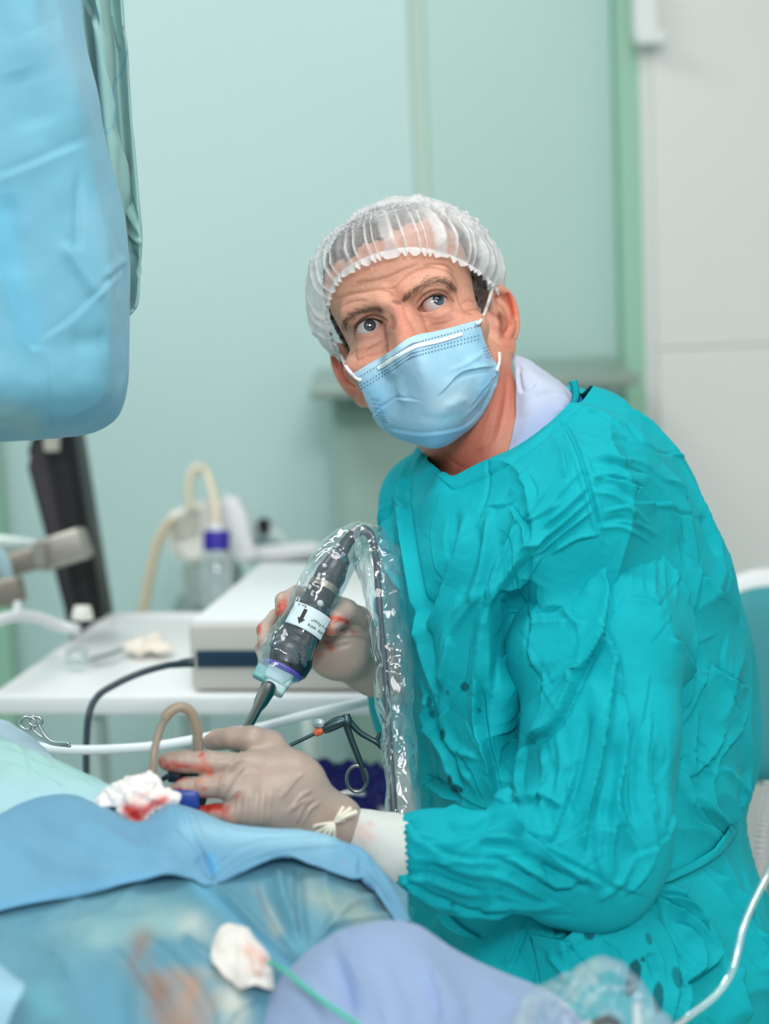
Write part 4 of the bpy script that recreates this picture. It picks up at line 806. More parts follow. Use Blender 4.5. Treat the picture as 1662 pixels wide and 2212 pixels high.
def ear(s):
    a = rad(38); E0 = np.array([s * .0715, .080, -.021]); u = np.array([s * math.sin(a), math.cos(a), 0]); v = np.array([s * .06, .16, .98]); v /= np.linalg.norm(v)
    u = u - v * (u @ v); u /= np.linalg.norm(u); n = np.array([s * math.cos(a), -math.sin(a), 0]); n = n - v * (n @ v); n /= np.linalg.norm(n)
    A = np.array([u, v, n]); M = lambda U, V_, W_=0: E0 + .92 * (u * U + v * V_) + n * W_
    g.ell(M(.015, .002, -.003), (.019, .031, .0042), .004, A=A)
    g.ell(M(.006, -.004, -.010), (.014, .022, .012), .008, A=A)
    g.ell(M(.013, -.026, -.001), (.011, .011, .0046), .004, A=A)
    hx = [M(.006, .000, .002), M(.001, .012, .003), M(.004, .024, .003), M(.013, .0325, .003), M(.024, .031, .003), M(.0325, .021, .002), M(.0345, .007, .001), M(.0315, -.008, 0), M(.026, -.020, 0)]
    g.chain([*crm(np.array(hx), 24)], [.0042] * 20 + [.0038, .0035, .0032, .003], .002)
    g.ell(M(.0125, -.007, .005), (.0085, .0125, .0085), .003, 's', A=A)
    g.ell(M(.026, .010, .0045), (.0045, .017, .0055), .002, 's', A=A); g.ell(M(.012, .020, .005), (.008, .006, .0045), .003, 's', A=A)
    ah = [M(.013, -.019, .002), M(.021, -.012, .002), M(.024, -.001, .0025), M(.020, .011, .0025), M(.013, .020, .002)]
    g.chain([*crm(np.array(ah), 14)], [.0034] * 14, .003)
    g.ell(M(.0015, -.007, .002), (.0045, .006, .0045), .003, A=A)
    return M
ears = {s: ear(s) for s in (-1, 1)}
nb_ = LW(P([1108, 1035, 1.872])); nt = np.array([0, .078, -.055])
g.cone(nt, nb_, .052, .056, .018); g.cone(nt + [.010, -.012, -.03], nb_ + [0, -.012, 0], .036, .042, .02)
g.cone((.060, .082, -.055), nb_ + np.array([.018, -.034, .03]), .011, .011, .02); g.cone((-.056, .082, -.055), nb_ + np.array([-.016, -.034, .03]), .011, .011, .02)
V, Fc = g.mesh(); V = HW(V); V = smooth_mesh(V, Fc, 1, .5)
zf = 4.617; ZF = lambda l: Z(l, zf, 700, 560)
fw = [ZF(x) for x in ([(130, 390), (250, 350), (420, 320), (600, 290), (700, 290), (760, 220), (850, 150), (980, 95), (1080, 80), (1200, 110), (1290, 170), (1330, 260)],
     [(330, 230), (470, 215), (620, 180), (760, 120), (900, 60)], [(180, 470), (260, 430), (360, 410), (440, 415)], [(1010, 60), (1100, 45), (1220, 60), (1290, 120)], [(560, 300), (640, 320), (690, 360)])]
crow = [ZF(x) for x in ([(1320, 290), (1330, 380), (1365, 470), (1400, 530), (1470, 550)], [(1370, 440), (1440, 410), (1490, 425)], [(1410, 520), (1480, 500), (1540, 500)], [(300, 650), (312, 740), (290, 840)], [(330, 890), (326, 950), (335, 1010)], [(300, 920), (260, 960)], [(400, 980), (340, 1000), (320, 960)])]
bags = [ZF(x) for x in ([(950, 560), (1080, 595), (1200, 570), (1290, 500)], [(1000, 620), (1100, 620), (1200, 590), (1280, 560)], [(1060, 650), (1180, 640), (1300, 590)], [(380, 775), (480, 775), (560, 720), (625, 650)], [(430, 900), (540, 850), (620, 780)], [(440, 960), (560, 930), (640, 850)])]
lids = [ZF(x) for x in ([(930, 440), (990, 365), (1080, 318), (1180, 318), (1250, 365), (1290, 420)], [(310, 680), (350, 620), (420, 575), (500, 560), (580, 585), (640, 620)])]
st = [('v', p, 2.4, .55) for p in fw] + [('v', p, 2.2, .55) for p in crow] + [('v', p, 2.6, .4) for p in bags] + [('v', p, 2.4, 1.1) for p in lids]
st += [('r', [(x, y - 7) for x, y in p], 4, .5) for p in fw] + [('r', [(x, y - 6) for x, y in p], 4, .9) for p in lids]
st += [('v', ZF([(790, 450), (830, 560), (880, 650), (930, 720)]), 5, 1.1), ('v', ZF([(680, 420), (720, 450), (770, 440)]), 4, 1.2), ('v', ZF([(640, 560), (680, 640), (660, 720)]), 8, 1.5), ('v', ZF([(880, 430), (920, 380), (980, 330)]), 6, 1.0)]
st += [('r', ZF([(1000, 250), (1100, 215), (1200, 225), (1270, 280)]), 9, 1.6), ('r', ZF([(240, 620), (330, 560), (450, 530)]), 9, 1.4)]
st += [('v', [(1098, 800), (1090, 880), (1072, 960)], 5, 1.0), ('v', [(1060, 880), (1050, 950), (1020, 1010)], 8, 1.2), ('v', [(965, 985), (1000, 1010), (1050, 1005)], 4, .6), ('r', [(1085, 830), (1072, 900), (1040, 990)], 9, 1.6)]
V = sculpt(V, Fc, st); N = normals(V, Fc)
SK = (212, 154, 130); C = np.tile(lin(SK), (len(V), 1)); C *= (1 + .07 * fbm(V, 55, 4, 91) + .05 * fbm(V, 260, 2, 95))[:, None]; C[:, 1:] *= (1 - .05 * fbm(V, 40, 3, 92))[:, None]
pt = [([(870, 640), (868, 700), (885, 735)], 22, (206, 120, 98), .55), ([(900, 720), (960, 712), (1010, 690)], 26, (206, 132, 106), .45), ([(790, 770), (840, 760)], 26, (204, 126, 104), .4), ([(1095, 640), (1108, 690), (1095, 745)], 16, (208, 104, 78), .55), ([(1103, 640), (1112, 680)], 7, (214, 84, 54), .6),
      ([(1078, 680), (1086, 705), (1084, 725)], 8, (136, 56, 44), .75), ([(1096, 640), (1106, 670), (1104, 700)], 4, (176, 78, 56), .7), ([(720, 775), (745, 820), (775, 860)], 18, (206, 104, 84), .7), ([(735, 790), (750, 820)], 7, (190, 70, 48), .6),  # dark ear hollow is shade painted into the skin colour
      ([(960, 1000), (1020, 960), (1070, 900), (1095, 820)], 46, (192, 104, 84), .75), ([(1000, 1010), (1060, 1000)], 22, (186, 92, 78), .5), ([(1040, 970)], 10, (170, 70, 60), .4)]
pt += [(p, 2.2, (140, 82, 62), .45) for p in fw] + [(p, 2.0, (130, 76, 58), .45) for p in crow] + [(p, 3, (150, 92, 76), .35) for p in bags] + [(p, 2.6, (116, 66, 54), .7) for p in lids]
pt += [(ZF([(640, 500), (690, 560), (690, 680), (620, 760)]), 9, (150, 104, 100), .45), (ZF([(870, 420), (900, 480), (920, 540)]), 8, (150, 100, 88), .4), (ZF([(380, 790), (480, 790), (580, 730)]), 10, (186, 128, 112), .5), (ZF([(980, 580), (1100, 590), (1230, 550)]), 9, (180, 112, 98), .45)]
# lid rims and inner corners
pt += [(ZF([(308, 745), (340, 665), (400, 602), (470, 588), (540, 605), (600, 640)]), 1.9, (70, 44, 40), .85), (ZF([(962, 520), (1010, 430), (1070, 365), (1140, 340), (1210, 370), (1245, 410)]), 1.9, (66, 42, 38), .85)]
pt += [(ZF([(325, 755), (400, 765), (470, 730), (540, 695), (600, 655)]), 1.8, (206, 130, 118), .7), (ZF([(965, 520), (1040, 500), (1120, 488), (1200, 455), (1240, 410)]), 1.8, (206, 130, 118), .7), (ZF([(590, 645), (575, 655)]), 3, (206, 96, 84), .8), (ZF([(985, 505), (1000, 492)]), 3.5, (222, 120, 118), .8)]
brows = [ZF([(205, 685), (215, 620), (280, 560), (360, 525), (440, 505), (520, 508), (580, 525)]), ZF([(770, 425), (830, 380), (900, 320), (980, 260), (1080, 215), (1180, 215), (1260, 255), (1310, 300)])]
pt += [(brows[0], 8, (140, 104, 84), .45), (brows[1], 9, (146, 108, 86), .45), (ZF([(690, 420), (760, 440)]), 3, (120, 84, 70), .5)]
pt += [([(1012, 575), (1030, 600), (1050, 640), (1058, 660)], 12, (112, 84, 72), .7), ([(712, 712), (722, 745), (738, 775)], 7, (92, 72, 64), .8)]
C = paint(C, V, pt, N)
L_ = LW(V)
def hairmask(L):
    x, y, z = np.abs(L[:, 0]), L[:, 1], L[:, 2]
    front = .067 + .012 * np.clip(L[:, 0] / .04, 0, 1); temple = np.where(y < .045, front, np.where(y < .085, -.012 - (y - .045) * .3, -.065))
    t = np.clip((y - .022) / .022, 0, 1); line = front * (1 - t) + np.minimum(front, temple) * t
    return np.clip((z - line + .006 * fbm(L, 120, 2, 97)) / .010, 0, 1) * (np.abs(L[:, 0]) < .0785) * ~((y > .070) & (z < .010) & (np.abs(L[:, 0]) > .066))
hm_ = hairmask(L_); C = C * (1 - .75 * hm_[:, None]) + lin((92, 84, 80)) * .75 * hm_[:, None]
# coarse remainder of the body inside the gown (same continuous figure)
gb = Grid((-.35, 1.35, -.0), (.62, 2.25, 1.45), .008, far=.06)
W3 = lambda *a: P(list(a))
ch = [W3(1060, 1060, 1.875), W3(1150, 1230, 1.86), W3(1230, 1600, 1.86), W3(1260, 1850, 1.86), W3(1290, 2150, 1.88)]
gb.chain(ch, [.058, .112, .115, .112, .125], .04)
sl_, sr_ = W3(1335, 1215, 1.76), W3(930, 1110, 1.96)
gb.chain([ch[1], sl_, W3(1315, 1870, 1.635), W3(800, 1815, 1.59)], [.075, .048, .038, .020], .03)
gb.chain([ch[1], sr_, W3(905, 1560, 2.0), W3(850, 1480, 1.915)], [.075, .048, .036, .020], .03)
pel = ch[-1]
for s in (-1, 1):
    hp_ = pel + np.array([s * .085, .0, -.04]); kn = np.array([hp_[0] + s * .02, hp_[1] - .05, .47]); an = np.array([kn[0], hp_[1] + .02, .09])
    gb.chain([hp_, kn, an], [.085, .056, .038], .03); gb.cone(an + [0, .02, -.045], an + [0, -.14, -.055], .036, .032, .02)
VB, FB = gb.mesh()
tper = thing('person', 'man in teal surgical gown, face mask and bouffant cap leaning over the blue drapes', 'person', (pel[0], pel[1], 0))
CB = np.tile(lin(SK), (len(VB), 1))
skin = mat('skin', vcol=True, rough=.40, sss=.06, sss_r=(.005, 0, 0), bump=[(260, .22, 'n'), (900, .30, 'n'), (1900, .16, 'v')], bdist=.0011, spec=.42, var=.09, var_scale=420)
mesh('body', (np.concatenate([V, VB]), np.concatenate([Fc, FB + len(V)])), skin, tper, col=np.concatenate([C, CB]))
HV, HF, HN = V, Fc, N
hq = proj(HV); hfront = ((CAM - HV) * HN).sum(1) > 0.02
def on_face(px, py, lift=0.0):                           # the skin point seen at a pixel
    d = np.hypot(hq[:, 0] - px, hq[:, 1] - py); ok = hfront & (d < 5)
    if not ok.any(): ok = hfront & (d < d[hfront].min() + 4)
    dd = hq[ok, 2].min() + .0005; r = ray(px, py); return CAM + r * (dd - lift)
# hair
fm = (hm_[HF].min(1) > .02); hv = HV + HN * (-.001 + hm_ * (.0022 + .0022 * fbm(HV, 420, 2, 98)))[:, None]
used = np.unique(HF[fm]); mp = np.full(len(HV), -1); mp[used] = np.arange(len(used))
mesh('hair', (hv[used], mp[HF[fm]]), mat('dark_grey_hair', (84, 74, 70), .6, bump=[(900, .8, 'n')], var=.35, var_scale=300), tper, label='short dark grey hair under the cap')
def hairs(curve, n, wid, ln, r, slant, seed, spread=1.0):
    rg = np.random.RandomState(seed); c = crm(np.asarray(curve, float), 80); tg = np.gradient(c, axis=0); tg /= np.linalg.norm(tg, axis=1, keepdims=True); parts = []
    for k in range(n):
        u = rg.rand(); i = int(u * 79); nn = np.array([-tg[i][1], tg[i][0]]); b = c[i] + nn * wid * rg.randn() * .42 * (1 - .5 * abs(2 * u - 1))
        dr = tg[i] * slant[0] + nn * (slant[1] * (1 - u) + slant[2] * u) + rg.randn(2) * .22; dr /= np.linalg.norm(dr); L = ln * (.6 + .7 * rg.rand())
        p0 = on_face(*b, lift=-.0003); e = b + dr * L; p1 = on_face(*(b + dr * L * .5), lift=.0010); p2 = on_face(*e, lift=.0016)
        q = np.array([p0, p1, p2]); T = p2 - p0; A = np.cross(T, FV); A /= np.linalg.norm(A) + 1e-9; B = np.cross(T, A); B /= np.linalg.norm(B) + 1e-9
        vv = np.concatenate([q[:2][:, None] + (r * np.array([1, .8])[:, None, None]) * np.array([A, -.5 * A + .87 * B, -.5 * A - .87 * B])[None]]).reshape(-1, 3); vv = np.vstack([vv, p2])
        parts.append((vv, [[0, 1, 4, 3], [1, 2, 5, 4], [2, 0, 3, 5], [3, 4, 6], [4, 5, 6], [5, 3, 6]]))
    return join(parts)
bh_ = mat('brow_hair', (112, 88, 72), .6)
mesh('eyebrow', hairs(brows[0][::-1], 190, 11, 13, .00016, (1, .45, -.25), 5), bh_, tper, kind='stuff')
mesh('eyebrow', hairs(brows[1], 220, 13, 13, .00016, (1, -.5, .2), 6), bh_, tper, kind='stuff')
mesh('sideburn', join([hairs([(1018, 580), (1036, 615), (1052, 655)], 110, 15, 13, .00016, (.8, .2, .2), 8), hairs([(714, 715), (724, 748), (740, 780)], 90, 8, 11, .0002, (1, .2, .2), 9)]), mat('dark_grey_hair'), tper, kind='stuff')
# eyes
eye_m = mat('eyeball', vcol=True, rough=.08, spec=.7, coat=1.0)
for s, (ix, iy) in ((-1, (799.6, 705)), (1, (947.3, 649.5))):
    c = HW(EYE[s]); r0 = .0121; q = proj(c[None])[0]; dv = (RV * (ix - q[0]) - UV * (iy - q[1])) * q[2] / F
    gz_ = dv - FV * math.sqrt(max(1e-8, (r0 * .93) ** 2 - dv @ dv)); gz_ /= np.linalg.norm(gz_)
    xa = np.cross(gz_, UV); xa /= np.linalg.norm(xa); ya = np.cross(xa, gz_); nr_, nc_ = 90, 72
    th = np.pi * (np.linspace(0, 1, nr_) ** 1.5); ph = np.linspace(0, 2 * np.pi, nc_, endpoint=False); T_, P_ = np.meshgrid(th, ph, indexing='ij'); T_ = np.maximum(T_, 1e-3)
    rr = r0 + .0007 * np.exp(-(T_ / .42) ** 4)
    VE = c + (rr * np.cos(T_))[..., None] * gz_ + (rr * np.sin(T_))[..., None] * (np.cos(P_)[..., None] * xa + np.sin(P_)[..., None] * ya)
    Cc = np.tile(lin((196, 184, 182)), (nr_, nc_, 1)); a = T_
    iris = lin((58, 80, 106)) if s > 0 else lin((64, 74, 82)); fib = (1 + .22 * np.sin(P_ * 23 + 2 * np.sin(P_ * 7)))[..., None]
    Cc = np.where((a < .47)[..., None], iris * fib, Cc); Cc = np.where(((a > .37) & (a < .49))[..., None], lin((30, 38, 50)), Cc); Cc = np.where((a < .23)[..., None], lin((6, 6, 8)), Cc)
    redv = np.clip((a - .6) / .8, 0, 1)[..., None]; Cc = Cc * (1 - .35 * redv) + lin((214, 130, 120)) * .35 * redv
    Fe = gridfaces(nr_, nc_, False, True); VE = VE.reshape(-1, 3)
    if ((VE - c) * normals(VE, Fe)).sum(1).mean() < 0: Fe = Fe[:, ::-1].copy()
    mesh('eye', (VE, Fe), eye_m, tper, col=Cc.reshape(-1, 3))
    ts = np.linspace(-1, 1, 26); xl = ts * .0152; zl = .0071 * np.clip(1 - (xl / .0158) ** 2, 0, 1) ** .85 + s * xl * s * .04
    lc = EYE[s] + np.stack([s * xl, -np.sqrt(np.clip(.0139 ** 2 - xl ** 2 - zl ** 2, 1e-7, None)), zl - .0002], 1); lc[:, 1] = np.minimum(lc[:, 1], EYE[s][1] - .0035)
    lash = [tube(HW(lc), .00042 * (1 - .6 * np.abs(ts) ** 3), 8)]
    for k in range(2, 24):
        b_ = lc[k]; tip = b_ + np.array([.0022 * ts[k] * s, -.0034, .0026 + .001 * (k % 3)]); mid = (b_ + tip) / 2 + [0, -.0006, -.0007]
        lash.append(tube(HW(crm(np.array([b_, mid, tip]), 5)), np.linspace(.00016, .00004, 5), 4))
    mesh('eyelash', join(lash), mat('lash_dark', (52, 36, 30), .6), tper, kind='stuff')
# ---- cap
NB, NT = 900, 110
ph = np.linspace(0, 2 * np.pi, NB, endpoint=False)
bx = .0805 * np.sin(ph); by = .076 - .102 * np.cos(ph); bz = .058 - .62 * np.clip(by + .026, 0, .08) - .34 * np.clip(by - .054, 0, .2) + .010 * np.exp(-((bx - .08) / .03) ** 2 - ((by - .09) / .05) ** 2) + .006 * np.exp(-((bx + .05) / .03) ** 2) * (by < .03)
Bp = np.stack([bx, by, bz], 1); out = np.stack([np.sin(ph), -np.cos(ph), 0 * ph], 1)
apex = np.array([.006, .108, .127]); o1 = .024 + .012 * np.clip(-np.sin(ph), 0, 1) + .010 * np.clip(np.sin(ph), 0, 1) + .026 * np.clip(-np.cos(ph), 0, 1) - .010 * np.clip(np.cos(ph), 0, 1) ** 2
t = np.linspace(0, 1, NT)[:, None, None]
c1_ = Bp + out * o1[:, None] + [0, 0, .018]; c2_ = Bp * .72 + apex * .28 + out * (o1 * .9)[:, None]; c2_[:, 2] = .117 + .0 * ph; 
CP = (1 - t) ** 3 * Bp + 3 * (1 - t) ** 2 * t * c1_ + 3 * (1 - t) * t ** 2 * c2_ + t ** 3 * apex
rgc = np.random.RandomState(4); gp = ph + .04 * np.sin(ph * 11 + 1) + .03 * np.sin(ph * 23)
tt = np.linspace(0, 1, NT)[:, None]
pl = np.sin(gp * 46)[None, :] * np.exp(-tt * 3.2) * .0012 + np.abs(np.sin(gp * 23 + .7))[None, :] ** 6 * .0022 * np.exp(-((tt - .16) / .2) ** 2)
q3 = CP.reshape(-1, 3); rows_ = np.sin(tt * 95 + 2.5 * vnoise(q3, 40, 3).reshape(NT, NB)) * (.5 + .5 * np.sign(np.sin(gp * 60 + 1.6 * np.floor(tt * 15)))[...] * .9) * .0019 * np.clip((tt - .34) * 5, 0, 1) * np.clip((1 - tt) * 6, 0, 1)
crn = (fbm(q3, 50, 3, 5) * .0022 + np.clip(ridge(q3, 38, 6), 0, 1) ** 3 * .0022).reshape(NT, NB) * np.clip(tt * 6, 0, 1)
nC = CP - np.array([0, .085, .03]); nC /= np.linalg.norm(nC, axis=2, keepdims=True)
CV = HW((CP + nC * (pl + rows_ + crn)[..., None]).reshape(-1, 3)); CF = gridfaces(NT, NB, False, True)
if ((CV - HW((0, .085, .03))) * normals(CV, CF)).sum(1).mean() < 0: CF = CF[:, ::-1].copy()
line = np.clip(np.abs(np.sin(gp * 23 + .7)) ** 10, 0, 1)[None, :] * np.exp(-((tt - .2) / .3) ** 2)
dens = np.clip(.22 + .55 * line + .35 * np.clip(tt - .38, 0, 1) + .30 * np.abs(np.sin(ph))[None, :] ** 4 * (1 - tt) + .22 * np.clip(fbm(q3, 90, 3, 8) + .3, 0, 1).reshape(NT, NB) * np.clip((tt - .3) * 4, 0, 1) + .30 * np.clip(np.sin(ph), 0, 1)[None, :] * np.clip((tt - .1) * 3, 0, 1) + .5 * np.exp(-tt * 40) + .35 * np.clip(-np.cos(ph), 0, 1)[None, :], 0, .95)
def capmat():
    m = bpy.data.materials.new('cap_nonwoven'); m.use_nodes = True; nt_ = m.node_tree; Nn = nt_.nodes; b = Nn['Principled BSDF']; b.inputs['Base Color'].default_value = (.86, .88, .89, 1); b.inputs['Roughness'].default_value = .38
    at = Nn.new('ShaderNodeAttribute'); at.attribute_name = 'col'; tl = Nn.new('ShaderNodeBsdfTranslucent'); tl.inputs[0].default_value = (.9, .92, .93, 1)
    m1 = Nn.new('ShaderNodeMixShader'); m1.inputs[0].default_value = .3; nt_.links.new(b.outputs[0], m1.inputs[1]); nt_.links.new(tl.outputs[0], m1.inputs[2])
    tp = Nn.new('ShaderNodeBsdfTransparent'); m2 = Nn.new('ShaderNodeMixShader'); nt_.links.new(at.outputs['Color'], m2.inputs[0]); nt_.links.new(tp.outputs[0], m2.inputs[1]); nt_.links.new(m1.outputs[0], m2.inputs[2])
    tc = Nn.new('ShaderNodeTexCoord'); no = Nn.new('ShaderNodeTexNoise'); no.inputs['Scale'].default_value = 160; no.inputs['Detail'].default_value = 4; nt_.links.new(tc.outputs['Object'], no.inputs['Vector'])
    bu = Nn.new('ShaderNodeBump'); bu.inputs['Strength'].default_value = .55; bu.inputs['Distance'].default_value = .003; nt_.links.new(no.outputs['Fac'], bu.inputs['Height']); nt_.links.new(bu.outputs[0], b.inputs['Normal'])
    nt_.links.new(m2.outputs[0], Nn['Material Output'].inputs[0]); return m
capm = capmat()
ocap = mesh('bouffant_cap', (CV, CF), capm, tper, col=np.repeat(dens.reshape(-1, 1), 3, 1), label='translucent white bouffant cap')
ns = 60; sc = np.abs(np.sin(gp * ns / 2)); hw_ = np.linspace(0, 1, 9)[:, None]
ln_ = (.0045 + .0042 * sc ** .8)[None, :] * hw_; wob = .0016 * np.cos(gp * ns)[None, :] * hw_ + .001
SP = Bp[None] * [1.004, 1, 1] + out[None] * (wob + .0012 + .002 * hw_)[..., None] - np.array([0, 0, 1.0]) * (ln_ - .002)[..., None]
SV = HW(SP.reshape(-1, 3)); SF = gridfaces(9, NB, False, True)
mesh('scalloped_hem', (SV, SF), capm, ocap, col=np.full((len(SV), 3), .8), label='scalloped elastic hem')
# ---- mask
MC = [[(765, 806, .036), (790, 791, .018), (838, 762, -.016), (887, 728, -.046), (937, 716, -.030), (990, 703, .002), (1033, 691, .028)],
      [(772, 822, .034), (802, 808, .012), (850, 784, -.026), (899, 757, -.060), (950, 742, -.038), (1003, 726, -.002), (1041, 716, .028)],
      [(784, 850, .034), (822, 842, .004), (868, 830, -.038), (914, 806, -.064), (968, 790, -.044), (1022, 772, -.004), (1056, 760, .030)],
      [(799, 885, .036), (838, 880, .000), (884, 880, -.038), (932, 862, -.056), (987, 838, -.040), (1042, 812, .002), (1078, 796, .040)],
      [(812, 912, .042), (846, 918, .006), (892, 924, -.030), (940, 914, -.046), (990, 890, -.034), (1036, 858, .008), (1076, 816, .048)],
      [(818, 920, .05), (851, 943, .022), (896, 958, -.004), (942, 965, -.020), (987, 947, -.008), (1034, 905, .026), (1072, 832, .056)],
      [(824, 914, .065), (853, 938, .045), (898, 955, .030), (942, 963, .018), (986, 944, .026), (1030, 900, .046), (1066, 830, .068)]]
MW = np.array([[HL(*p) for p in r] for r in MC])
V, Fc = net(MW, 190, 260, px=False); Fc = toward(V, Fc)
hz_ = np.full((560 // 4, 460 // 4), 9.0); ii = hfront & (hq[:, 0] > 700) & (hq[:, 0] < 1156) & (hq[:, 1] > 640) & (hq[:, 1] < 1196)
np.minimum.at(hz_, (((hq[ii, 1] - 640) / 4).astype(int), ((hq[ii, 0] - 700) / 4).astype(int)), hq[ii, 2])
mp_ = proj(V); gap = np.full(len(V), -9.0)
for oy in (-1, 0, 1):
    for ox in (-1, 0, 1):
        a_ = hz_[np.clip(((mp_[:, 1] - 640) / 4).astype(int) + oy, 0, 139), np.clip(((mp_[:, 0] - 700) / 4).astype(int) + ox, 0, 114)]; gap = np.maximum(gap, np.where(a_ < 8, mp_[:, 2] - a_ + .0022, -9))
G2 = np.maximum(gap, 0).reshape(190, 260); need = G2.copy()
for _ in range(60):
    pz = np.pad(G2, 1, mode='edge'); G2 = np.maximum((pz[:-2, 1:-1] + pz[2:, 1:-1] + pz[1:-1, :-2] + pz[1:-1, 2:]) / 4, need)
for _ in range(6):
    pz = np.pad(G2, 1, mode='edge'); G2 = (pz[:-2, 1:-1] + pz[2:, 1:-1] + pz[1:-1, :-2] + pz[1:-1, 2:]) / 4
vd = (V - CAM) / mp_[:, 2:3]; V = V - vd * G2.ravel()[:, None]; N = normals(V, Fc)
V = V + N * (.0004 * fbm(V, 60, 3, 101))[:, None]
V = sculpt(V, Fc, [('f', [(800, 905), (830, 880), (860, 862), (905, 868)], 4, 2.2), ('v', [(822, 882), (850, 862), (864, 855)], 4, 2), ('r', [(868, 780), (862, 830), (880, 870)], 8, 2), ('f', [(1068, 790), (1030, 795), (990, 808), (950, 850)], 4, 2.2), ('v', [(1060, 802), (1020, 805), (985, 818)], 5, 1.8),
                   ('r', [(1045, 762), (1000, 790), (970, 800)], 6, 1.4), ('f', [(825, 925), (870, 935), (920, 940), (1000, 925), (1050, 880)], 5, 1.4), ('f', [(1072, 812), (1040, 860), (1000, 905)], 5, 1.6), ('f', [(1078, 800), (1050, 830), (1010, 880)], 4, 1.4), ('r', [(960, 880), (985, 870), (1010, 860)], 10, 1.4), ('v', [(900, 900), (950, 905), (1000, 890)], 10, 1)])
C = np.tile(lin((156, 204, 230)), (len(V), 1)); C *= (1 + .04 * fbm(V, 120, 3, 103))[:, None]
C = paint(C, V, [([(768, 812), (840, 770), (890, 740), (960, 718), (1038, 700)], 13, (176, 212, 230), .9), ([(900, 790), (915, 830), (930, 870)], 46, (164, 198, 218), .55), ([(990, 850), (960, 870)], 26, (186, 206, 214), .5), ([(850, 940), (940, 950), (1000, 930)], 16, (96, 180, 222), .6), ([(825, 890), (815, 860), (800, 840)], 14, (116, 188, 228), .5), ([(1060, 810), (1040, 850)], 10, (110, 190, 230), .5), ([(960, 905), (990, 895)], 10, (130, 196, 220), .5)])
mm = mesh('face_mask', (V, Fc), mat('mask_nonwoven', vcol=True, rough=.7, bump=[(1600, .18, 'n'), (220, .12, 'n')], sheen=.15, spec=.3), tper, col=C, solid=.0012, label='pale blue pleated surgical mask')
mv = V; mqp = proj(mv)
def on_mask(px, py, lift=.0006):
    d = np.hypot(mqp[:, 0] - px, mqp[:, 1] - py); i = np.argsort(d)[:8]; i = i[d[i] < d[i].min() + 3]; r = ray(px, py); return CAM + r * (mqp[i, 2].min() - lift)
def strip(pts, hw, th=.0005, m=60):                     # narrow band lying on the mask
    c = crm(np.asarray(pts, float), m); tg = np.gradient(c, axis=0); tg /= np.linalg.norm(tg, axis=1, keepdims=True); nn = np.stack([-tg[:, 1], tg[:, 0]], 1)
    V = np.array([on_mask(*(c[i] + nn[i] * hw * k), lift=.0007 + .0006 * (1 - k * k)) for i in range(m) for k in (-1, -.5, 0, .5, 1)]); return V, toward(V, gridfaces(m, 5))
mesh('nose_wire', strip([(815, 797), (850, 775), (890, 752), (905, 746), (950, 736), (1000, 721)], 4.6), mat('nose_wire_white', (226, 238, 242), .5), mm, label='white nose wire strip', solid=.0005)
dots = []
def dot_row(pts, n, a, b):
    c = crm(np.asarray(pts, float), n); tg = np.gradient(c, axis=0); tg /= np.linalg.norm(tg, axis=1, keepdims=True)
    for i in range(n):
        t0 = tg[i]; nn = np.array([-t0[1], t0[0]]); q = [c[i] + t0 * a * i1 + nn * b * i2 for i1, i2 in ((-1, -1), (1, -1), (1, 1), (-1, 1))]
        dots.append((np.array([on_mask(*x, lift=.0005) for x in q]), [[0, 1, 2, 3]]))
for off in (5.5, 26, 34): dot_row([(775, 810 + off), (838, 771 + off), (884, 741 + off), (898, 735 + off), (960, 718 + off), (1034, 699 + off)], 52, 1.55, 1.15)
for k in range(4): dot_row([(803 + 5 * k, 862 + k), (812 + 5 * k, 890 + k), (824 + 4 * k, 910 + k)], 7, 1.2, 1.0)
for k in range(3): dot_row([(1046 + 5 * k, 752 - 2 * k), (1054 + 5 * k, 772 - 2 * k)], 4, 1.2, 1.0)
mesh('seal_dots', join(dots), mat('weld_dots', (92, 120, 150), .6), mm, kind='stuff')
el = mat('ear_loop', (240, 242, 242), .6)
mesh('ear_loop', tube(crm(np.array([on_mask(1028, 700, .002), on_face(1038, 694, .0045), on_face(1047, 676, .0045), on_face(1056, 650, .005), on_face(1062, 630, .006), on_face(1066, 618, .006)]), 50), .0017, 10), el, mm)
mesh('ear_loop', tube(crm(np.array([on_face(1079, 762, .002), on_face(1079, 782, .003), on_mask(1074, 800, .003)]), 30), .0015, 10), el, mm)
mesh('ear_loop', tube(crm(np.array([on_mask(780, 822, .002), on_face(768, 815, .003), on_face(750, 795, .003), on_face(738, 770, .003), on_face(729, 752, .003), on_face(722, 740, .003)]), 50), .0017, 10), el, mm)
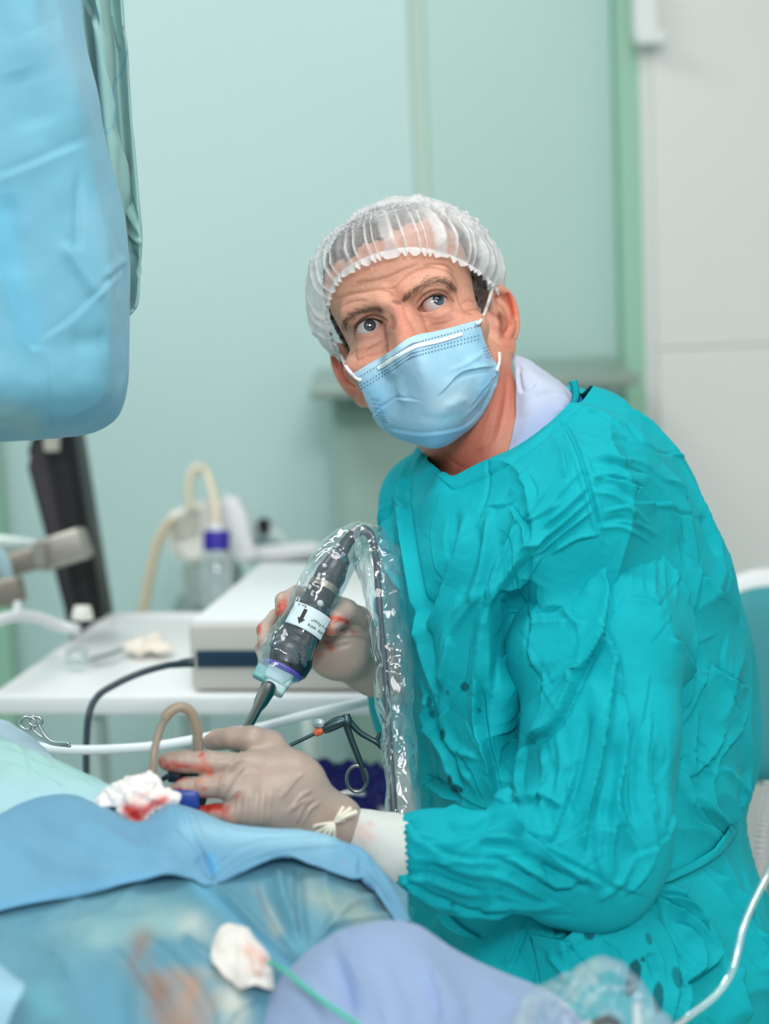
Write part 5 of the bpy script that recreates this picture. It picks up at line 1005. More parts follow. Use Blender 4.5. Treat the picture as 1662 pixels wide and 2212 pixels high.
# ---- white under-collar
sheet('under_collar', [[(1096, 985, 1.80), (1112, 915, 1.815), (1117, 850, 1.83), (1114, 800, 1.85), (1104, 766, 1.87)], [(1110, 985, 1.79), (1140, 920, 1.80), (1148, 860, 1.815), (1140, 805, 1.835), (1118, 766, 1.87)], [(1140, 975, 1.79), (1180, 920, 1.795), (1190, 870, 1.81), (1178, 822, 1.83), (1150, 780, 1.87)], [(1190, 940, 1.80), (1222, 905, 1.81), (1232, 875, 1.82), (1226, 846, 1.84), (1190, 808, 1.88)], [(1240, 930, 1.84), (1252, 905, 1.86), (1250, 880, 1.88), (1242, 860, 1.90), (1215, 830, 1.93)]],
      80, 80, nonwoven, strokes=[('f', [(1118, 790), (1125, 850), (1150, 845), (1160, 830)], 5, 3), ('r', [(1128, 800), (1136, 840)], 7, 2), ('v', [(1150, 860), (1200, 850), (1232, 862)], 8, 2), ('f', [(1190, 895), (1210, 885), (1230, 885)], 4, 2)], amp=.001, f=40, seed=111, base=(206, 216, 238), paints=[([(1130, 960), (1180, 910), (1215, 900)], 34, (160, 186, 232), .7)], label='white lavender non-woven under-collar', parent=tper)
# ---- gown
GW = (0, 166, 178)
def gownmat():
    return mat('teal_gown_cotton', vcol=True, rough=.78, bump=[(26, .35, 'n'), (75, .30, 'n'), (1900, .10, 'n')], bdist=.0035, sheen=.0, spec=.22)
gm = gownmat()
def crumple_field(V, sd):                               # sharp-edged pressed creases with flat cloth between them
    w_ = np.stack([fbm(V, 7, 2, sd + k) for k in range(3)], 1) * .035; q = (V + w_) * [1, 1, .55]
    a = np.abs(vnoise(q, 11, sd + 5)); b = 1 - np.abs(vnoise(q + .3, 15, sd + 6)); c = np.abs(vnoise((V + w_) * [.8, .8, 1], 30, sd + 7)); d = 1 - np.abs(vnoise(V + w_, 48, sd + 8))
    m_ = .35 + .65 * np.clip(.5 + 1.4 * vnoise(V, 6, sd + 9), 0, 1)
    return .012 * a + .008 * b ** 3 + m_ * (.0016 * c + .0006 * d ** 2) - .007
R = [[(922, 984, 1.85), (955, 1018, 1.79), (990, 1036, 1.765), (1090, 985, 1.745), (1180, 918, 1.745), (1262, 858, 1.79), (1262, 846, 1.88), (1110, 880, 1.97), (955, 945, 1.93)],
     [(902, 984, 1.88), (944, 1028, 1.785), (988, 1054, 1.75), (1096, 1006, 1.725), (1192, 940, 1.72), (1302, 872, 1.79), (1300, 862, 1.90), (1110, 870, 1.99), (935, 940, 1.96)],
     [(880, 1022, 1.91), (908, 1082, 1.79), (985, 1110, 1.72), (1120, 1085, 1.68), (1280, 1010, 1.66), (1420, 945, 1.79), (1400, 930, 1.96), (1120, 930, 2.06), (925, 980, 2.02)],
     [(850, 1110, 1.92), (885, 1170, 1.78), (990, 1200, 1.695), (1140, 1195, 1.66), (1330, 1130, 1.655), (1482, 1040, 1.79), (1450, 1010, 1.98), (1120, 1010, 2.09), (895, 1050, 2.05)],
     [(836, 1215, 1.92), (875, 1270, 1.77), (990, 1300, 1.69), (1140, 1305, 1.665), (1350, 1250, 1.68), (1542, 1185, 1.81), (1500, 1150, 2.0), (1130, 1130, 2.1), (885, 1170, 2.05)],
     [(846, 1380, 1.92), (890, 1400, 1.76), (990, 1425, 1.685), (1140, 1440, 1.67), (1400, 1400, 1.71), (1600, 1370, 1.83), (1560, 1340, 2.0), (1150, 1330, 2.1), (895, 1330, 2.05)],
     [(880, 1560, 1.91), (930, 1570, 1.75), (1020, 1580, 1.685), (1160, 1590, 1.67), (1420, 1570, 1.71), (1612, 1510, 1.83), (1570, 1500, 2.0), (1160, 1500, 2.1), (920, 1500, 2.04)],
     [(905, 1700, 1.90), (952, 1706, 1.75), (1030, 1712, 1.685), (1180, 1712, 1.67), (1430, 1690, 1.70), (1618, 1645, 1.82), (1580, 1640, 2.0), (1170, 1640, 2.09), (940, 1640, 2.03)],
     [(910, 1830, 1.89), (960, 1836, 1.745), (1040, 1842, 1.69), (1200, 1842, 1.665), (1440, 1820, 1.69), (1588, 1785, 1.80), (1560, 1780, 1.99), (1180, 1780, 2.08), (950, 1780, 2.02)],
     [(885, 1960, 1.88), (950, 1965, 1.73), (1060, 1972, 1.665), (1220, 1980, 1.63), (1450, 1955, 1.65), (1626, 1930, 1.79), (1590, 1920, 1.99), (1180, 1920, 2.08), (930, 1920, 2.02)],
     [(880, 2085, 1.87), (950, 2095, 1.71), (1090, 2100, 1.64), (1260, 2105, 1.60), (1490, 2085, 1.63), (1680, 2060, 1.79), (1640, 2050, 2.0), (1200, 2050, 2.1), (920, 2050, 2.03)],
     [(860, 2260, 1.87), (950, 2270, 1.70), (1100, 2280, 1.63), (1280, 2285, 1.59), (1520, 2265, 1.62), (1740, 2230, 1.79), (1700, 2220, 2.02), (1210, 2220, 2.13), (900, 2220, 2.05)],
     [(840, 2640, 1.93), (940, 2650, 1.76), (1100, 2660, 1.69), (1300, 2665, 1.66), (1540, 2645, 1.69), (1780, 2600, 1.86), (1740, 2590, 2.08), (1220, 2590, 2.19), (880, 2590, 2.11)],
     [(830, 3000, 1.99), (930, 3010, 1.82), (1100, 3020, 1.75), (1300, 3025, 1.72), (1550, 3005, 1.75), (1800, 2960, 1.92), (1760, 2950, 2.14), (1230, 2950, 2.25), (870, 2950, 2.17)]]
cR = np.array(R, float)
# even spacing down the front: denser in view
V, Fc = net(cR, 560, 760, cc=True)
N = normals(V, Fc); cen = V.reshape(560, 760, 3).mean(1, keepdims=True).repeat(760, 1).reshape(-1, 3)
if ((V - cen) * N).sum(1).mean() < 0: Fc = Fc[:, ::-1].copy(); N = -N
ZA = lambda l: Z(l, 1.974, 820, 750); ZB = lambda l: Z(l, 1.974, 820, 1400)
st = [('v', [(925, 1010), (958, 1042), (992, 1056), (1095, 1006), (1188, 938), (1275, 872)], 3, 1.6), ('r', [(920, 1000), (955, 1032), (990, 1046), (1090, 996), (1182, 930), (1268, 866)], 5, 1.4),
      ('v', ZA([(780, 310), (830, 400), (875, 520), (905, 640), (940, 760), (970, 828)]), 3.2, 3.2), ('r', ZA([(760, 320), (810, 410), (852, 525), (885, 645), (920, 765), (955, 830)]), 6, 2.6), ('r', ZA([(802, 310), (850, 395), (896, 520), (926, 640), (960, 760)]), 6, 1.8)]
def many(kind, w, a, fn, *ls):
    k = (1.9 if w >= 7 else 1.25) if kind in 'fg' else 1.2
    return [(kind, fn(l), w, a * k) for l in ls]
def wrinkles(regions, seed):                            # short sharp creases, laid along the pull of the cloth in each area
    rg = np.random.RandomState(seed); o = []
    for x0, y0, x1, y1, ang, sp, n, l0, l1 in regions:
        for _ in range(int(n * .55)):
            c = np.array([x0 + (x1 - x0) * rg.rand(), y0 + (y1 - y0) * rg.rand()]); a = rad(ang + sp * rg.randn()); L = 1.3 * (l0 + (l1 - l0) * rg.rand()); t = np.array([math.cos(a), math.sin(a)]); nn = np.array([-t[1], t[0]]); bw_ = L * .12 * rg.randn()
            o.append((('f', 'g', 'f', 'g', 'v')[rg.randint(5)], [c - t * L / 2, c - t * L / 6 + nn * bw_, c + t * L / 6 + nn * bw_ * .8, c + t * L / 2], 3.2 + 2.8 * rg.rand(), 1.0 + 1.6 * rg.rand()))
    return o
st += many('f', 7, 6, ZA, [(130, 470), (105, 620), (125, 800), (160, 1000), (195, 1200), (225, 1400), (240, 1480)], [(60, 620), (40, 760), (60, 900), (100, 1040)])
st += many('r', 9, 5, ZA, [(370, 720), (345, 860), (290, 1020), (235, 1160), (170, 1260)], [(470, 700), (455, 860), (420, 1040), (300, 1240)], [(620, 700), (560, 840), (500, 960), (470, 1090)], [(300, 1230), (280, 1350), (260, 1450)])
st += many('v', 10, 4.5, ZA, [(330, 700), (300, 850), (230, 1050), (150, 1180)], [(420, 760), (400, 900), (340, 1080)], [(530, 780), (480, 930), (440, 1080)], [(250, 1000), (210, 1120)])
st += [('v', ZA([(640, 1000), (580, 1150), (575, 1300), (620, 1460), (600, 1640), (560, 1860)]), 34, 34), ('f', ZA([(700, 820), (600, 920), (520, 1020), (478, 1095), (474, 1240), (472, 1480)]), 9, 9), ('r', ZA([(470, 1100), (440, 1240), (420, 1480)]), 14, 7), ('v', ZA([(540, 1080), (520, 1250), (560, 1450)]), 16, 9)]
st += many('f', 5, 4, ZA, [(900, 650), (780, 760), (660, 850), (600, 900)], [(905, 700), (820, 770), (720, 850), (640, 900)], [(890, 600), (800, 690), (700, 770)], [(930, 800), (840, 820), (740, 880)], [(740, 380), (790, 470), (800, 560)], [(560, 690), (620, 760), (640, 840)])
st += many('f', 6, 5.5, ZA, [(1210, 500), (1290, 650), (1335, 880), (1345, 1080)], [(1340, 960), (1430, 1040), (1500, 1110), (1530, 1165)], [(1060, 520), (1160, 590), (1240, 700), (1290, 830)], [(960, 560), (1080, 600), (1170, 700)])
st += many('r', 5, 2.4, ZA, [(890, 560), (1000, 545), (1100, 590)], [(910, 620), (1010, 640), (1090, 720)], [(960, 400), (1060, 440), (1180, 520)], [(880, 340), (1000, 375), (1110, 425)], [(960, 700), (1060, 690), (1150, 760)], [(1000, 480), (1120, 500), (1230, 580)], [(870, 430), (960, 460), (1050, 500)], [(930, 770), (1040, 770), (1150, 830)], [(1200, 560), (1270, 600), (1330, 690)], [(1000, 740), (1090, 750), (1180, 800)], [(850, 380), (930, 390), (1010, 420)])
st += many('v', 5, 2.2, ZA, [(900, 590), (1000, 590), (1080, 650)], [(900, 480), (1020, 500), (1110, 560)], [(950, 740), (1050, 730), (1140, 800)], [(890, 380), (1000, 410), (1090, 470)], [(1230, 700), (1280, 820), (1300, 950)])
st += many('v', 6, 5, ZA, [(1378, 720), (1400, 790), (1445, 890)], [(1345, 1100), (1350, 1250), (1390, 1400)])
st += many('f', 6, 5, ZB, [(1395, 100), (1345, 210), (1292, 320)], [(1570, 160), (1550, 290), (1490, 400), (1430, 480), (1410, 600), (1440, 720), (1500, 790)], [(1470, 350), (1400, 460), (1310, 560)], [(1420, 80), (1470, 130), (1565, 175)], [(1330, 90), (1320, 180), (1290, 260)], [(1290, 520), (1330, 640), (1400, 760), (1480, 830)], [(1580, 540), (1540, 660), (1500, 760)])
st += many('r', 8, 4, ZB, [(1350, 250), (1330, 400), (1310, 560)], [(1450, 500), (1520, 560), (1560, 620)], [(1360, 620), (1420, 700), (1490, 760)], [(280, 360), (340, 430), (420, 470)], [(270, 200), (280, 320), (330, 450), (420, 620)])
st += many('f', 7, 6, ZB, [(1150, 1030), (1200, 1100), (1290, 1150), (1420, 1270), (1450, 1340)], [(1380, 960), (1440, 1080), (1530, 1190), (1610, 1310), (1655, 1480)], [(1430, 960), (1500, 1040), (1580, 1150)], [(1190, 1060), (1330, 1090), (1400, 1200)], [(1240, 1180), (1330, 1260), (1350, 1340), (1300, 1420)], [(1450, 1290), (1380, 1370), (1290, 1430)], [(1500, 1330), (1530, 1450), (1560, 1600)], [(1300, 1430), (1290, 1520), (1280, 1600)], [(1600, 1200), (1640, 1290), (1662, 1400)])
st += [('v', ZB([(1150, 1060), (1180, 1150), (1220, 1250), (1290, 1350), (1300, 1400), (1245, 1520), (1232, 1610)]), 3, 3), ('r', ZB([(1170, 1060), (1200, 1150), (1240, 1245), (1312, 1350), (1322, 1400), (1265, 1520)]), 6, 2.2)]
st += [('g', ZB([(640, 1215), (700, 1228), (770, 1238), (850, 1180), (960, 1130), (1070, 1108), (1165, 1125)]), 7, 6), ('v', ZB([(780, 1215), (850, 1160), (960, 1118)]), 9, 6), ('v', ZB([(665, 1290), (820, 1310), (960, 1220), (1100, 1180), (1195, 1200)]), 2.5, .8), ('v', ZB([(640, 1220), (680, 1320), (700, 1400), (710, 1480)]), 3, 2),
       ('f', ZB([(770, 1240), (840, 1330), (900, 1400), (940, 1440)]), 7, 5), ('f', ZB([(960, 1250), (1010, 1300), (1030, 1380), (1040, 1480)]), 6, 5), ('f', ZB([(1110, 1150), (1140, 1210), (1190, 1310), (1220, 1400)]), 6, 4), ('r', ZB([(720, 1290), (800, 1400), (830, 1460)]), 9, 4), ('f', ZB([(620, 1180), (580, 1270), (545, 1360)]), 7, 5)]
st += many('f', 8, 6, ZB, [(260, 1130), (330, 1200), (430, 1260)], [(420, 140), (430, 330), (470, 520), (500, 640)], [(200, 200), (230, 330), (300, 430), (350, 600)], [(190, 560), (260, 590), (340, 650)])
st += wrinkles([(1270, 880, 1480, 1150, 25, 14, 26, 60, 130), (930, 1060, 1160, 1500, 98, 12, 24, 90, 190), (1080, 1000, 1290, 1160, 132, 14, 14, 60, 130), (1480, 1150, 1600, 1700, 75, 18, 20, 70, 150), (1450, 1500, 1600, 1780, 70, 30, 12, 60, 130), (1400, 1920, 1660, 2212, 55, 16, 24, 80, 180), (1150, 1980, 1400, 2200, 75, 25, 16, 60, 130), (900, 1500, 1100, 1740, 80, 20, 12, 70, 140)], 3)
V = V + N * crumple_field(V, 121)[:, None]
V = sculpt(V, Fc, st)
def gowncol(V, seed):
    C = np.tile(lin(GW), (len(V), 1)); return C * (1 + .05 * fbm(V, 12, 3, seed))[:, None]
C = gowncol(V, 125)
wet = (0, 74, 84)
def spot(c, rx, ry, rot=0, al=.8): return (c, rx, ry, rot, al)
def spots(C, V, l):
    q = proj(V)[:, :2]
    for (cx, cy), rx, ry, ro, al in l:
        dx, dy = q[:, 0] - cx, q[:, 1] - cy; c, s = math.cos(ro), math.sin(ro); r = np.sqrt(((dx * c + dy * s) / rx) ** 2 + ((-dx * s + dy * c) / ry) ** 2) + .12 * vnoise(V, 180, 7)
        a = al * np.clip((1.1 - r) / .22, 0, 1); C = C * (1 - a[:, None]) + lin(wet) * a[:, None]
    return C
zb1 = lambda x, y: (x / 1.974 + 820, y / 1.974 + 1400)
C = spots(C, V, [spot(zb1(893, 1213), 12, 17, -.2), spot(zb1(365, 165), 10, 10), spot(zb1(1085, 1400), 15, 36, .15, .9), spot(zb1(1070, 1440), 12, 26, .2), spot(zb1(1190, 1490), 12, 34, .05), spot(zb1(1272, 1405), 10, 24, -.25, .6), spot(zb1(1124, 1328), 5, 6), spot(zb1(1150, 1240), 6, 14, -.3, .6), spot(zb1(212, 230), 6, 14), spot(zb1(224, 280), 5, 10), spot(zb1(290, 190), 4, 6, 0, .6), spot(zb1(270, 370), 6, 12), spot(zb1(300, 560), 5, 12), spot(zb1(330, 600), 14, 8, .4), spot(zb1(425, 265), 4, 8), spot(zb1(770, 1160), 10, 34, .3, .7), spot((1088, 1298), 6, 5, 0, .5)])
og = mesh('gown', (V, Fc), gm, tper, col=C, label='teal cotton surgical gown')
GV, GFc = V, Fc; gN = normals(V, Fc); gq = proj(GV); gfr = ((CAM - GV) * gN).sum(1) > 0.02
def on_gown(px, py, lift=.002):
    d = np.hypot(gq[:, 0] - px, gq[:, 1] - py); ok = gfr & (d < 6)
    if not ok.any(): ok = gfr & (d < d[gfr].min() + 4)
    return CAM + ray(px, py) * (gq[ok, 2].min() - lift)
def ribbon(pts, hw, m=70, lift=.004, twist=0):
    c = crm(np.asarray(pts, float), m); tg = np.gradient(c[:, :2], axis=0); tg /= np.linalg.norm(tg, axis=1, keepdims=True); nn = np.stack([-tg[:, 1], tg[:, 0]], 1); V = []
    for i in range(m):
        for k in (-1, -.6, 0, .6, 1):
            q = c[i, :2] + nn[i] * hw * k; V.append(on_gown(*q, lift=lift + .002 * (1 - k * k)) if pts_on else P([q[0], q[1], c[i, 2] + .004 * k * k]))
    V = np.array(V); return V, toward(V, gridfaces(m, 5))
pts_on = True
bv, bf = ribbon(ZB([(1000, 1050), (1090, 1028), (1200, 990), (1340, 930), (1440, 870), (1500, 800), (1518, 768)]), 9.5)
mesh('belt_tie', (bv, bf), gm, og, col=gowncol(bv, 3), solid=.002, label='teal belt tie at the waist')
pk = []
for v in np.linspace(0, 1, 7):
    L0 = np.array([(1146, 2018), (1208, 2030), (1222, 2026), (1262, 1994), (1318, 1972), (1372, 1964), (1408, 1966)], float); L1 = np.array([(1190, 2270), (1230, 2275), (1270, 2275), (1315, 2270), (1360, 2265), (1400, 2262), (1430, 2258)], float)
    md = np.array([(1172, 2140), (1216, 2150), (1248, 2150), (1292, 2135), (1345, 2120), (1410, 2108), (1470, 2100)], float)
    pp2 = (1 - v) ** 2 * L0 + 2 * v * (1 - v) * (2 * md - .5 * L0 - .5 * L1) + v * v * L1
    pk.append([on_gown(*p, lift=.003 + (.011 * (1 - v) ** 3 if 0 < i < 6 else 0)) for i, p in enumerate(pp2)])
pv, pf_ = net(np.array(pk), 110, 120, px=False); pf_ = toward(pv, pf_)
pv = sculpt(pv, pf_, [('v', [(1150, 2048), (1210, 2062), (1262, 2034), (1340, 2004), (1412, 1998)], 3, 1.2), ('f', ZB([(770, 1240), (840, 1330), (900, 1400), (940, 1440)]), 6, 7), ('f', ZB([(960, 1250), (1010, 1300), (1030, 1380), (1040, 1480)]), 5, 6), ('f', ZB([(1110, 1150), (1140, 1210), (1190, 1310), (1220, 1400)]), 5, 5), ('r', ZB([(720, 1290), (800, 1400), (830, 1460)]), 8, 5), ('v', ZB([(1150, 1300), (1180, 1400)]), 8, 4)])
pC = spots(gowncol(pv, 127), pv, [spot(zb1(893, 1213), 12, 17, -.2), spot(zb1(1085, 1400), 15, 36, .15, .9), spot(zb1(1070, 1440), 12, 26, .2), spot(zb1(1190, 1490), 12, 34, .05), spot(zb1(1272, 1405), 10, 24, -.25, .6), spot(zb1(1124, 1328), 5, 6), spot(zb1(1150, 1240), 6, 14, -.3, .6)])
mesh('pocket', (pv, pf_), gm, og, col=pC, solid=.002, label='patch pocket with wet spots')
pts_on = False
for pp_, hw in (([(1236, 880, 1.80), (1244, 862, 1.80), (1243, 842, 1.80), (1238, 822, 1.80)], 9), ([(1262, 880, 1.83), (1296, 866, 1.84), (1322, 868, 1.85), (1336, 882, 1.86)], 11)):
    tv, tf_ = ribbon(pp_, hw, 24); mesh('neck_tie', (tv, tf_), gm, og, col=gowncol(tv, 4), solid=.003)
uv_, uf = net([[(1214, 872, 1.86), (1236, 864, 1.86), (1256, 856, 1.87)], [(1220, 890, 1.82), (1244, 880, 1.82), (1262, 872, 1.83)], [(1226, 900, 1.80), (1250, 892, 1.80), (1270, 884, 1.81)]], 12, 12)
mesh('undershirt', (uv_, toward(uv_, uf)), mat('royal_blue_shirt', (34, 70, 180), .7), tper, solid=.002, label='royal blue shirt collar edge')
# ---- left sleeve (nearest the camera)
g = Grid(P([830, 2000, 1.45]) - .10, P([1500, 1130, 1.75]) + .16, .0022)
def pc(*l): return [P(list(x)) for x in l]
def rr(l, d): return [x * d / F for x in l]
A_ = pc((1305, 1290, 1.735), (1300, 1420, 1.70), (1298, 1600, 1.665), (1285, 1780, 1.635), (1275, 1860, 1.62))
g.chain(A_, rr([128, 158, 168, 160, 120], 1.67), .05)
g.chain(pc((1318, 1232, 1.75), (1305, 1330, 1.72)), rr([62, 120], 1.74), .04)
g.chain(pc((1200, 1240, 1.76), (1190, 1400, 1.70)), rr([46, 60], 1.74), .05)
g.chain(pc((1400, 1180, 1.78), (1420, 1400, 1.75)), rr([46, 70], 1.76), .05)
g.chain(pc((1290, 1870, 1.625), (1120, 1862, 1.60), (980, 1852, 1.59), (905, 1846, 1.585)), rr([112, 112, 100, 84], 1.6), .045)
g.chain(pc((905, 1800, 1.585), (895, 1890, 1.585)), rr([46, 44], 1.585), .03)
g.chain(pc((1085, 1738, 1.585), (1072, 1800, 1.585)), rr([18, 42], 1.585), .02)
V, Fc = g.mesh(); V = smooth_mesh(V, Fc, 2, .5); N = normals(V, Fc)
ss = many('f', 8, 7, ZB, [(540, 690), (570, 760), (640, 830), (740, 900), (860, 962), (960, 1010)], [(860, 60), (810, 210), (740, 330), (640, 400)], [(1010, 20), (965, 250), (935, 520), (890, 700), (872, 850)], [(1040, 200), (1035, 480), (1012, 640), (1040, 760), (1085, 850)], [(530, 612), (548, 700), (565, 770), (600, 810)])
ss += many('f', 6, 5, ZB, [(1150, 700), (1170, 850), (1130, 960), (1050, 1050)], [(830, 540), (795, 660), (725, 840)], [(1000, 740), (990, 880), (1000, 1000)], [(880, 970), (800, 1008), (720, 1000), (600, 930), (500, 880)], [(120, 750), (180, 830), (330, 830), (450, 790), (520, 760)], [(180, 838), (300, 892), (400, 912), (520, 915)], [(90, 985), (200, 975), (300, 1010), (430, 1050)], [(70, 960), (200, 1055), (400, 1112), (620, 1145)], [(130, 740), (240, 720), (330, 690), (440, 700)], [(620, 420), (600, 540), (610, 640)], [(1160, 300), (1130, 520), (1180, 700), (1230, 800)], [(780, 680), (700, 640), (560, 660)])
ss += many('v', 9, 5, ZB, [(1000, 400), (985, 600), (950, 780)], [(900, 300), (860, 500), (820, 680)], [(1100, 300), (1080, 560), (1090, 740)], [(640, 900), (760, 950), (900, 1020)], [(300, 760), (400, 770), (500, 720)], [(1180, 420), (1200, 620), (1190, 760)], [(420, 830), (560, 850), (640, 900)])
ss += many('r', 8, 3.5, ZB, [(700, 430), (720, 560), (680, 720)], [(760, 360), (780, 500), (760, 640)], [(960, 700), (930, 860), (960, 980)], [(1080, 900), (1010, 1010), (930, 1070)], [(200, 880), (360, 950), (520, 980), (700, 1060)], [(300, 1080), (500, 1100), (760, 1100)])
ss += many('f', 8, 8, ZA, [(978, 850), (985, 920), (962, 1000), (967, 1110), (940, 1220), (885, 1340), (835, 1460)], [(950, 1210), (985, 1300), (1010, 1400), (1020, 1490)])
ss += many('f', 5, 4, ZA, [(645, 1180), (720, 1172), (800, 1170)], [(860, 1060), (915, 1000), (960, 960)], [(690, 1400), (640, 1300), (655, 1190), (640, 1100)], [(1335, 1060), (1340, 1200), (1330, 1370), (1290, 1480)], [(1180, 880), (1250, 960), (1320, 1080)], [(1240, 1240), (1290, 1280), (1330, 1380)], [(790, 1100), (830, 1170), (880, 1180)], [(1060, 1080), (1150, 1090), (1230, 1140)])
ss += many('r', 4, 1.6, ZA, *[[(x, 850 + abs(x - 980) * .28), (x + 4, 930 + abs(x - 980) * .3), (x + 10, 1010 + abs(x - 980) * .3)] for x in range(700, 1320, 46)])
ss += many('v', 3.5, 2.2, ZB, *[[(58 + 8 * math.sin(k), 742 + k * 30), (92, 745 + k * 30), (128, 742 + k * 30)] for k in range(11)])
ss += wrinkles([(1130, 1200, 1470, 1500, 85, 24, 26, 60, 140), (1130, 1500, 1450, 1850, 82, 14, 26, 80, 170), (1200, 1800, 1420, 1960, 140, 22, 16, 60, 120), (870, 1760, 1200, 1960, 14, 14, 28, 70, 160)], 5)
ss += [('v', ZB([(108, 735), (102, 840), (112, 960), (140, 1060)]), 4, 1.8)]
V = V + N * crumple_field(V, 131)[:, None]
V = sculpt(V, Fc, ss); C = gowncol(V, 135)
C = spots(C, V, [spot(zb1(312, 1092), 8, 4, .2, .7)])
mesh('sleeve', (V, Fc), gm, og, col=C, label='near teal sleeve with gathered cuff')
# ---- far sleeve
g = Grid(P([800, 1700, 1.80]) - .10, P([1000, 1000, 2.05]) + .12, .003)
g.chain(pc((935, 1090, 1.97), (915, 1300, 1.97), (905, 1540, 1.985), (880, 1520, 1.95), (845, 1470, 1.905)), rr([120, 108, 100, 80, 56], 1.95), .04)
V, Fc = g.mesh(); N = normals(V, Fc); V = V + N * (.003 * fbm(V * [1, 1, .5], 16, 3, 141))[:, None]
mesh('sleeve', (V, Fc), gm, og, col=gowncol(V, 143))
# ---- white knitted cuffs
kn = mat('knit_cuff', vcol=True, rough=.85, bump=[(700, .35, 'w'), (900, .2, 'n')], bdist=.001, sheen=.2)
cf = np.array([(700, 1782, 1.59), (760, 1790, 1.59), (820, 1815, 1.588), (870, 1840, 1.586), (930, 1846, 1.585)], float)
q = crm(cf, 60); V, Fl = tube(P(q), crm(np.array([[38], [46], [66], [84], [78]], float), 60)[:, 0] * 1.588 / F, 96, False); Fl = np.array(Fl); N = normals(V, Fl)
V = V + N * (.0009 * fbm(V, 50, 3, 151))[:, None]; C = np.tile(lin((212, 218, 214)), (len(V), 1)); C = paint(C, V, [([(780, 1790), (800, 1810)], 10, (226, 176, 160), .5), ([(800, 1780)], 8, (216, 150, 140), .4), ([(765, 1800), (790, 1822)], 6, (224, 180, 168), .4)])
mesh('knit_cuff', (V, Fl), kn, tper, col=C, label='white ribbed cuff of the near sleeve')
q = crm(np.array([(800, 1452, 1.875), (835, 1466, 1.90), (875, 1500, 1.94)], float), 20); V, Fl = tube(P(q), np.linspace(40, 54, 20) * 1.9 / F, 40, False)
mesh('knit_cuff', (V, np.array(Fl)), kn, tper, col=np.tile(lin((220, 222, 216)), (len(V), 1)))
# ---- gloves
gl_m = mat('latex_glove', vcol=True, rough=.42, sss=.08, sss_r=(.004, 0, 0), bump=[(120, .18, 'n'), (1400, .05, 'n')], bdist=.0015, spec=.5)
BL = (158, 26, 22); BP = (190, 84, 68)
def hand_mesh(g, strokes, paints, seed, base):
    V, Fc = g.mesh(); V = smooth_mesh(V, Fc, 2, .5); N = normals(V, Fc); V = V + N * (.0003 * fbm(V, 110, 3, seed))[:, None]; V = sculpt(V, Fc, strokes); N = normals(V, Fc)
    C = np.tile(lin(base), (len(V), 1)); C *= (1 + .05 * fbm(V, 60, 3, seed + 1))[:, None]; C[:, 1:] *= (1 - .06 * np.clip(fbm(V, 35, 3, seed + 2), 0, 1))[:, None]
    q = proj(V)[:, :2]; no = .5 + .8 * fbm(V, 130, 3, seed + 3)
    for pts, wd, rgb, al in paints:
        pts = np.asarray(pts, float); pts = np.vstack([pts, pts + .1]) if len(pts) == 1 else crm(pts, len(pts) * 5)
        d, _, _ = segdist(q, pts); a = np.clip(al * np.exp(-(d / wd) ** 2) * np.clip(no * 1.5 + .15, .05, 1.2), 0, 1) * (((CAM - V) * N).sum(1) > 0); C = C * (1 - a[:, None]) + lin(rgb) * a[:, None]
    return V, Fc, C
g = Grid(np.minimum(P([330, 1830, 1.50]), P([760, 1560, 1.50])) - .03, np.maximum(P([760, 1560, 1.68]), P([330, 1560, 1.68])) + .03, .0014)
d0 = 1.58; rad_ = lambda *l: [x * d0 / F for x in l]
Wp = [(722, 1778, 1.59)]
for kn_, r_ in (((580, 1618, 1.595), 37), ((545, 1660, 1.565), 35), ((535, 1708, 1.552), 33), ((548, 1752, 1.548), 31)):
    g.chain(pc((715, 1776, 1.588), kn_), rad_(37, r_), .02)
g.chain(pc((735, 1782, 1.59), (690, 1772, 1.585)), rad_(38, 44), .02)
g.chain(pc((700, 1750, 1.61), (640, 1690, 1.64), (585, 1670, 1.655), (520, 1668, 1.645), (490, 1662, 1.635)), rad_(30, 30, 26, 24, 19), .018)
g.ell(P([628, 1690, 1.572]), (.028, .022, .026), .02)
def finger(pts, rs): g.chain(pc(*pts), rad_(*rs), .007, k2=.0025)
finger([(580, 1612, 1.595), (545, 1597, 1.585), (505, 1594, 1.59), (472, 1597, 1.60), (457, 1602, 1.603)], [34, 29, 25, 23, 19])
finger([(545, 1662, 1.565), (500, 1653, 1.553), (455, 1648, 1.55), (400, 1645, 1.555), (363, 1645, 1.56)], [33, 27, 25.5, 24.5, 21])
finger([(535, 1708, 1.552), (490, 1700, 1.54), (445, 1699, 1.54), (400, 1703, 1.548), (376, 1712, 1.556)], [31, 25.5, 23, 22, 18])
finger([(548, 1752, 1.548), (505, 1756, 1.54), (465, 1756, 1.545), (436, 1756, 1.552)], [30, 24, 20, 17])
Z3 = lambda l: Z(l, 1662 / 320, 300, 1480); Z3b = lambda l: Z(l, 2.3083, 180, 1480)
hs = [('r', Z3([(890, 1240), (930, 1090), (1010, 950), (1090, 860), (1180, 850)]), 2.6, 2.2), ('r', Z3([(930, 1270), (1010, 1130), (1110, 1000), (1180, 910)]), 2.4, 1.9), ('r', Z3([(960, 1350), (1040, 1240), (1130, 1160)]), 2.6, 1.7)]
hs += [('r', Z3([(x, 1560), (x + 12, 1400), (x + 34, 1240 - 0.1 * x + 110)]), 3.2, 1.4) for x in (1090, 1170, 1240, 1310, 1380, 1450)]
hs += [('v', Z3([(920, 1000), (1010, 930), (1120, 800)]), 6, 1.2), ('v', Z3([(870, 1270), (920, 1180), (960, 1100)]), 6, 1.2)]
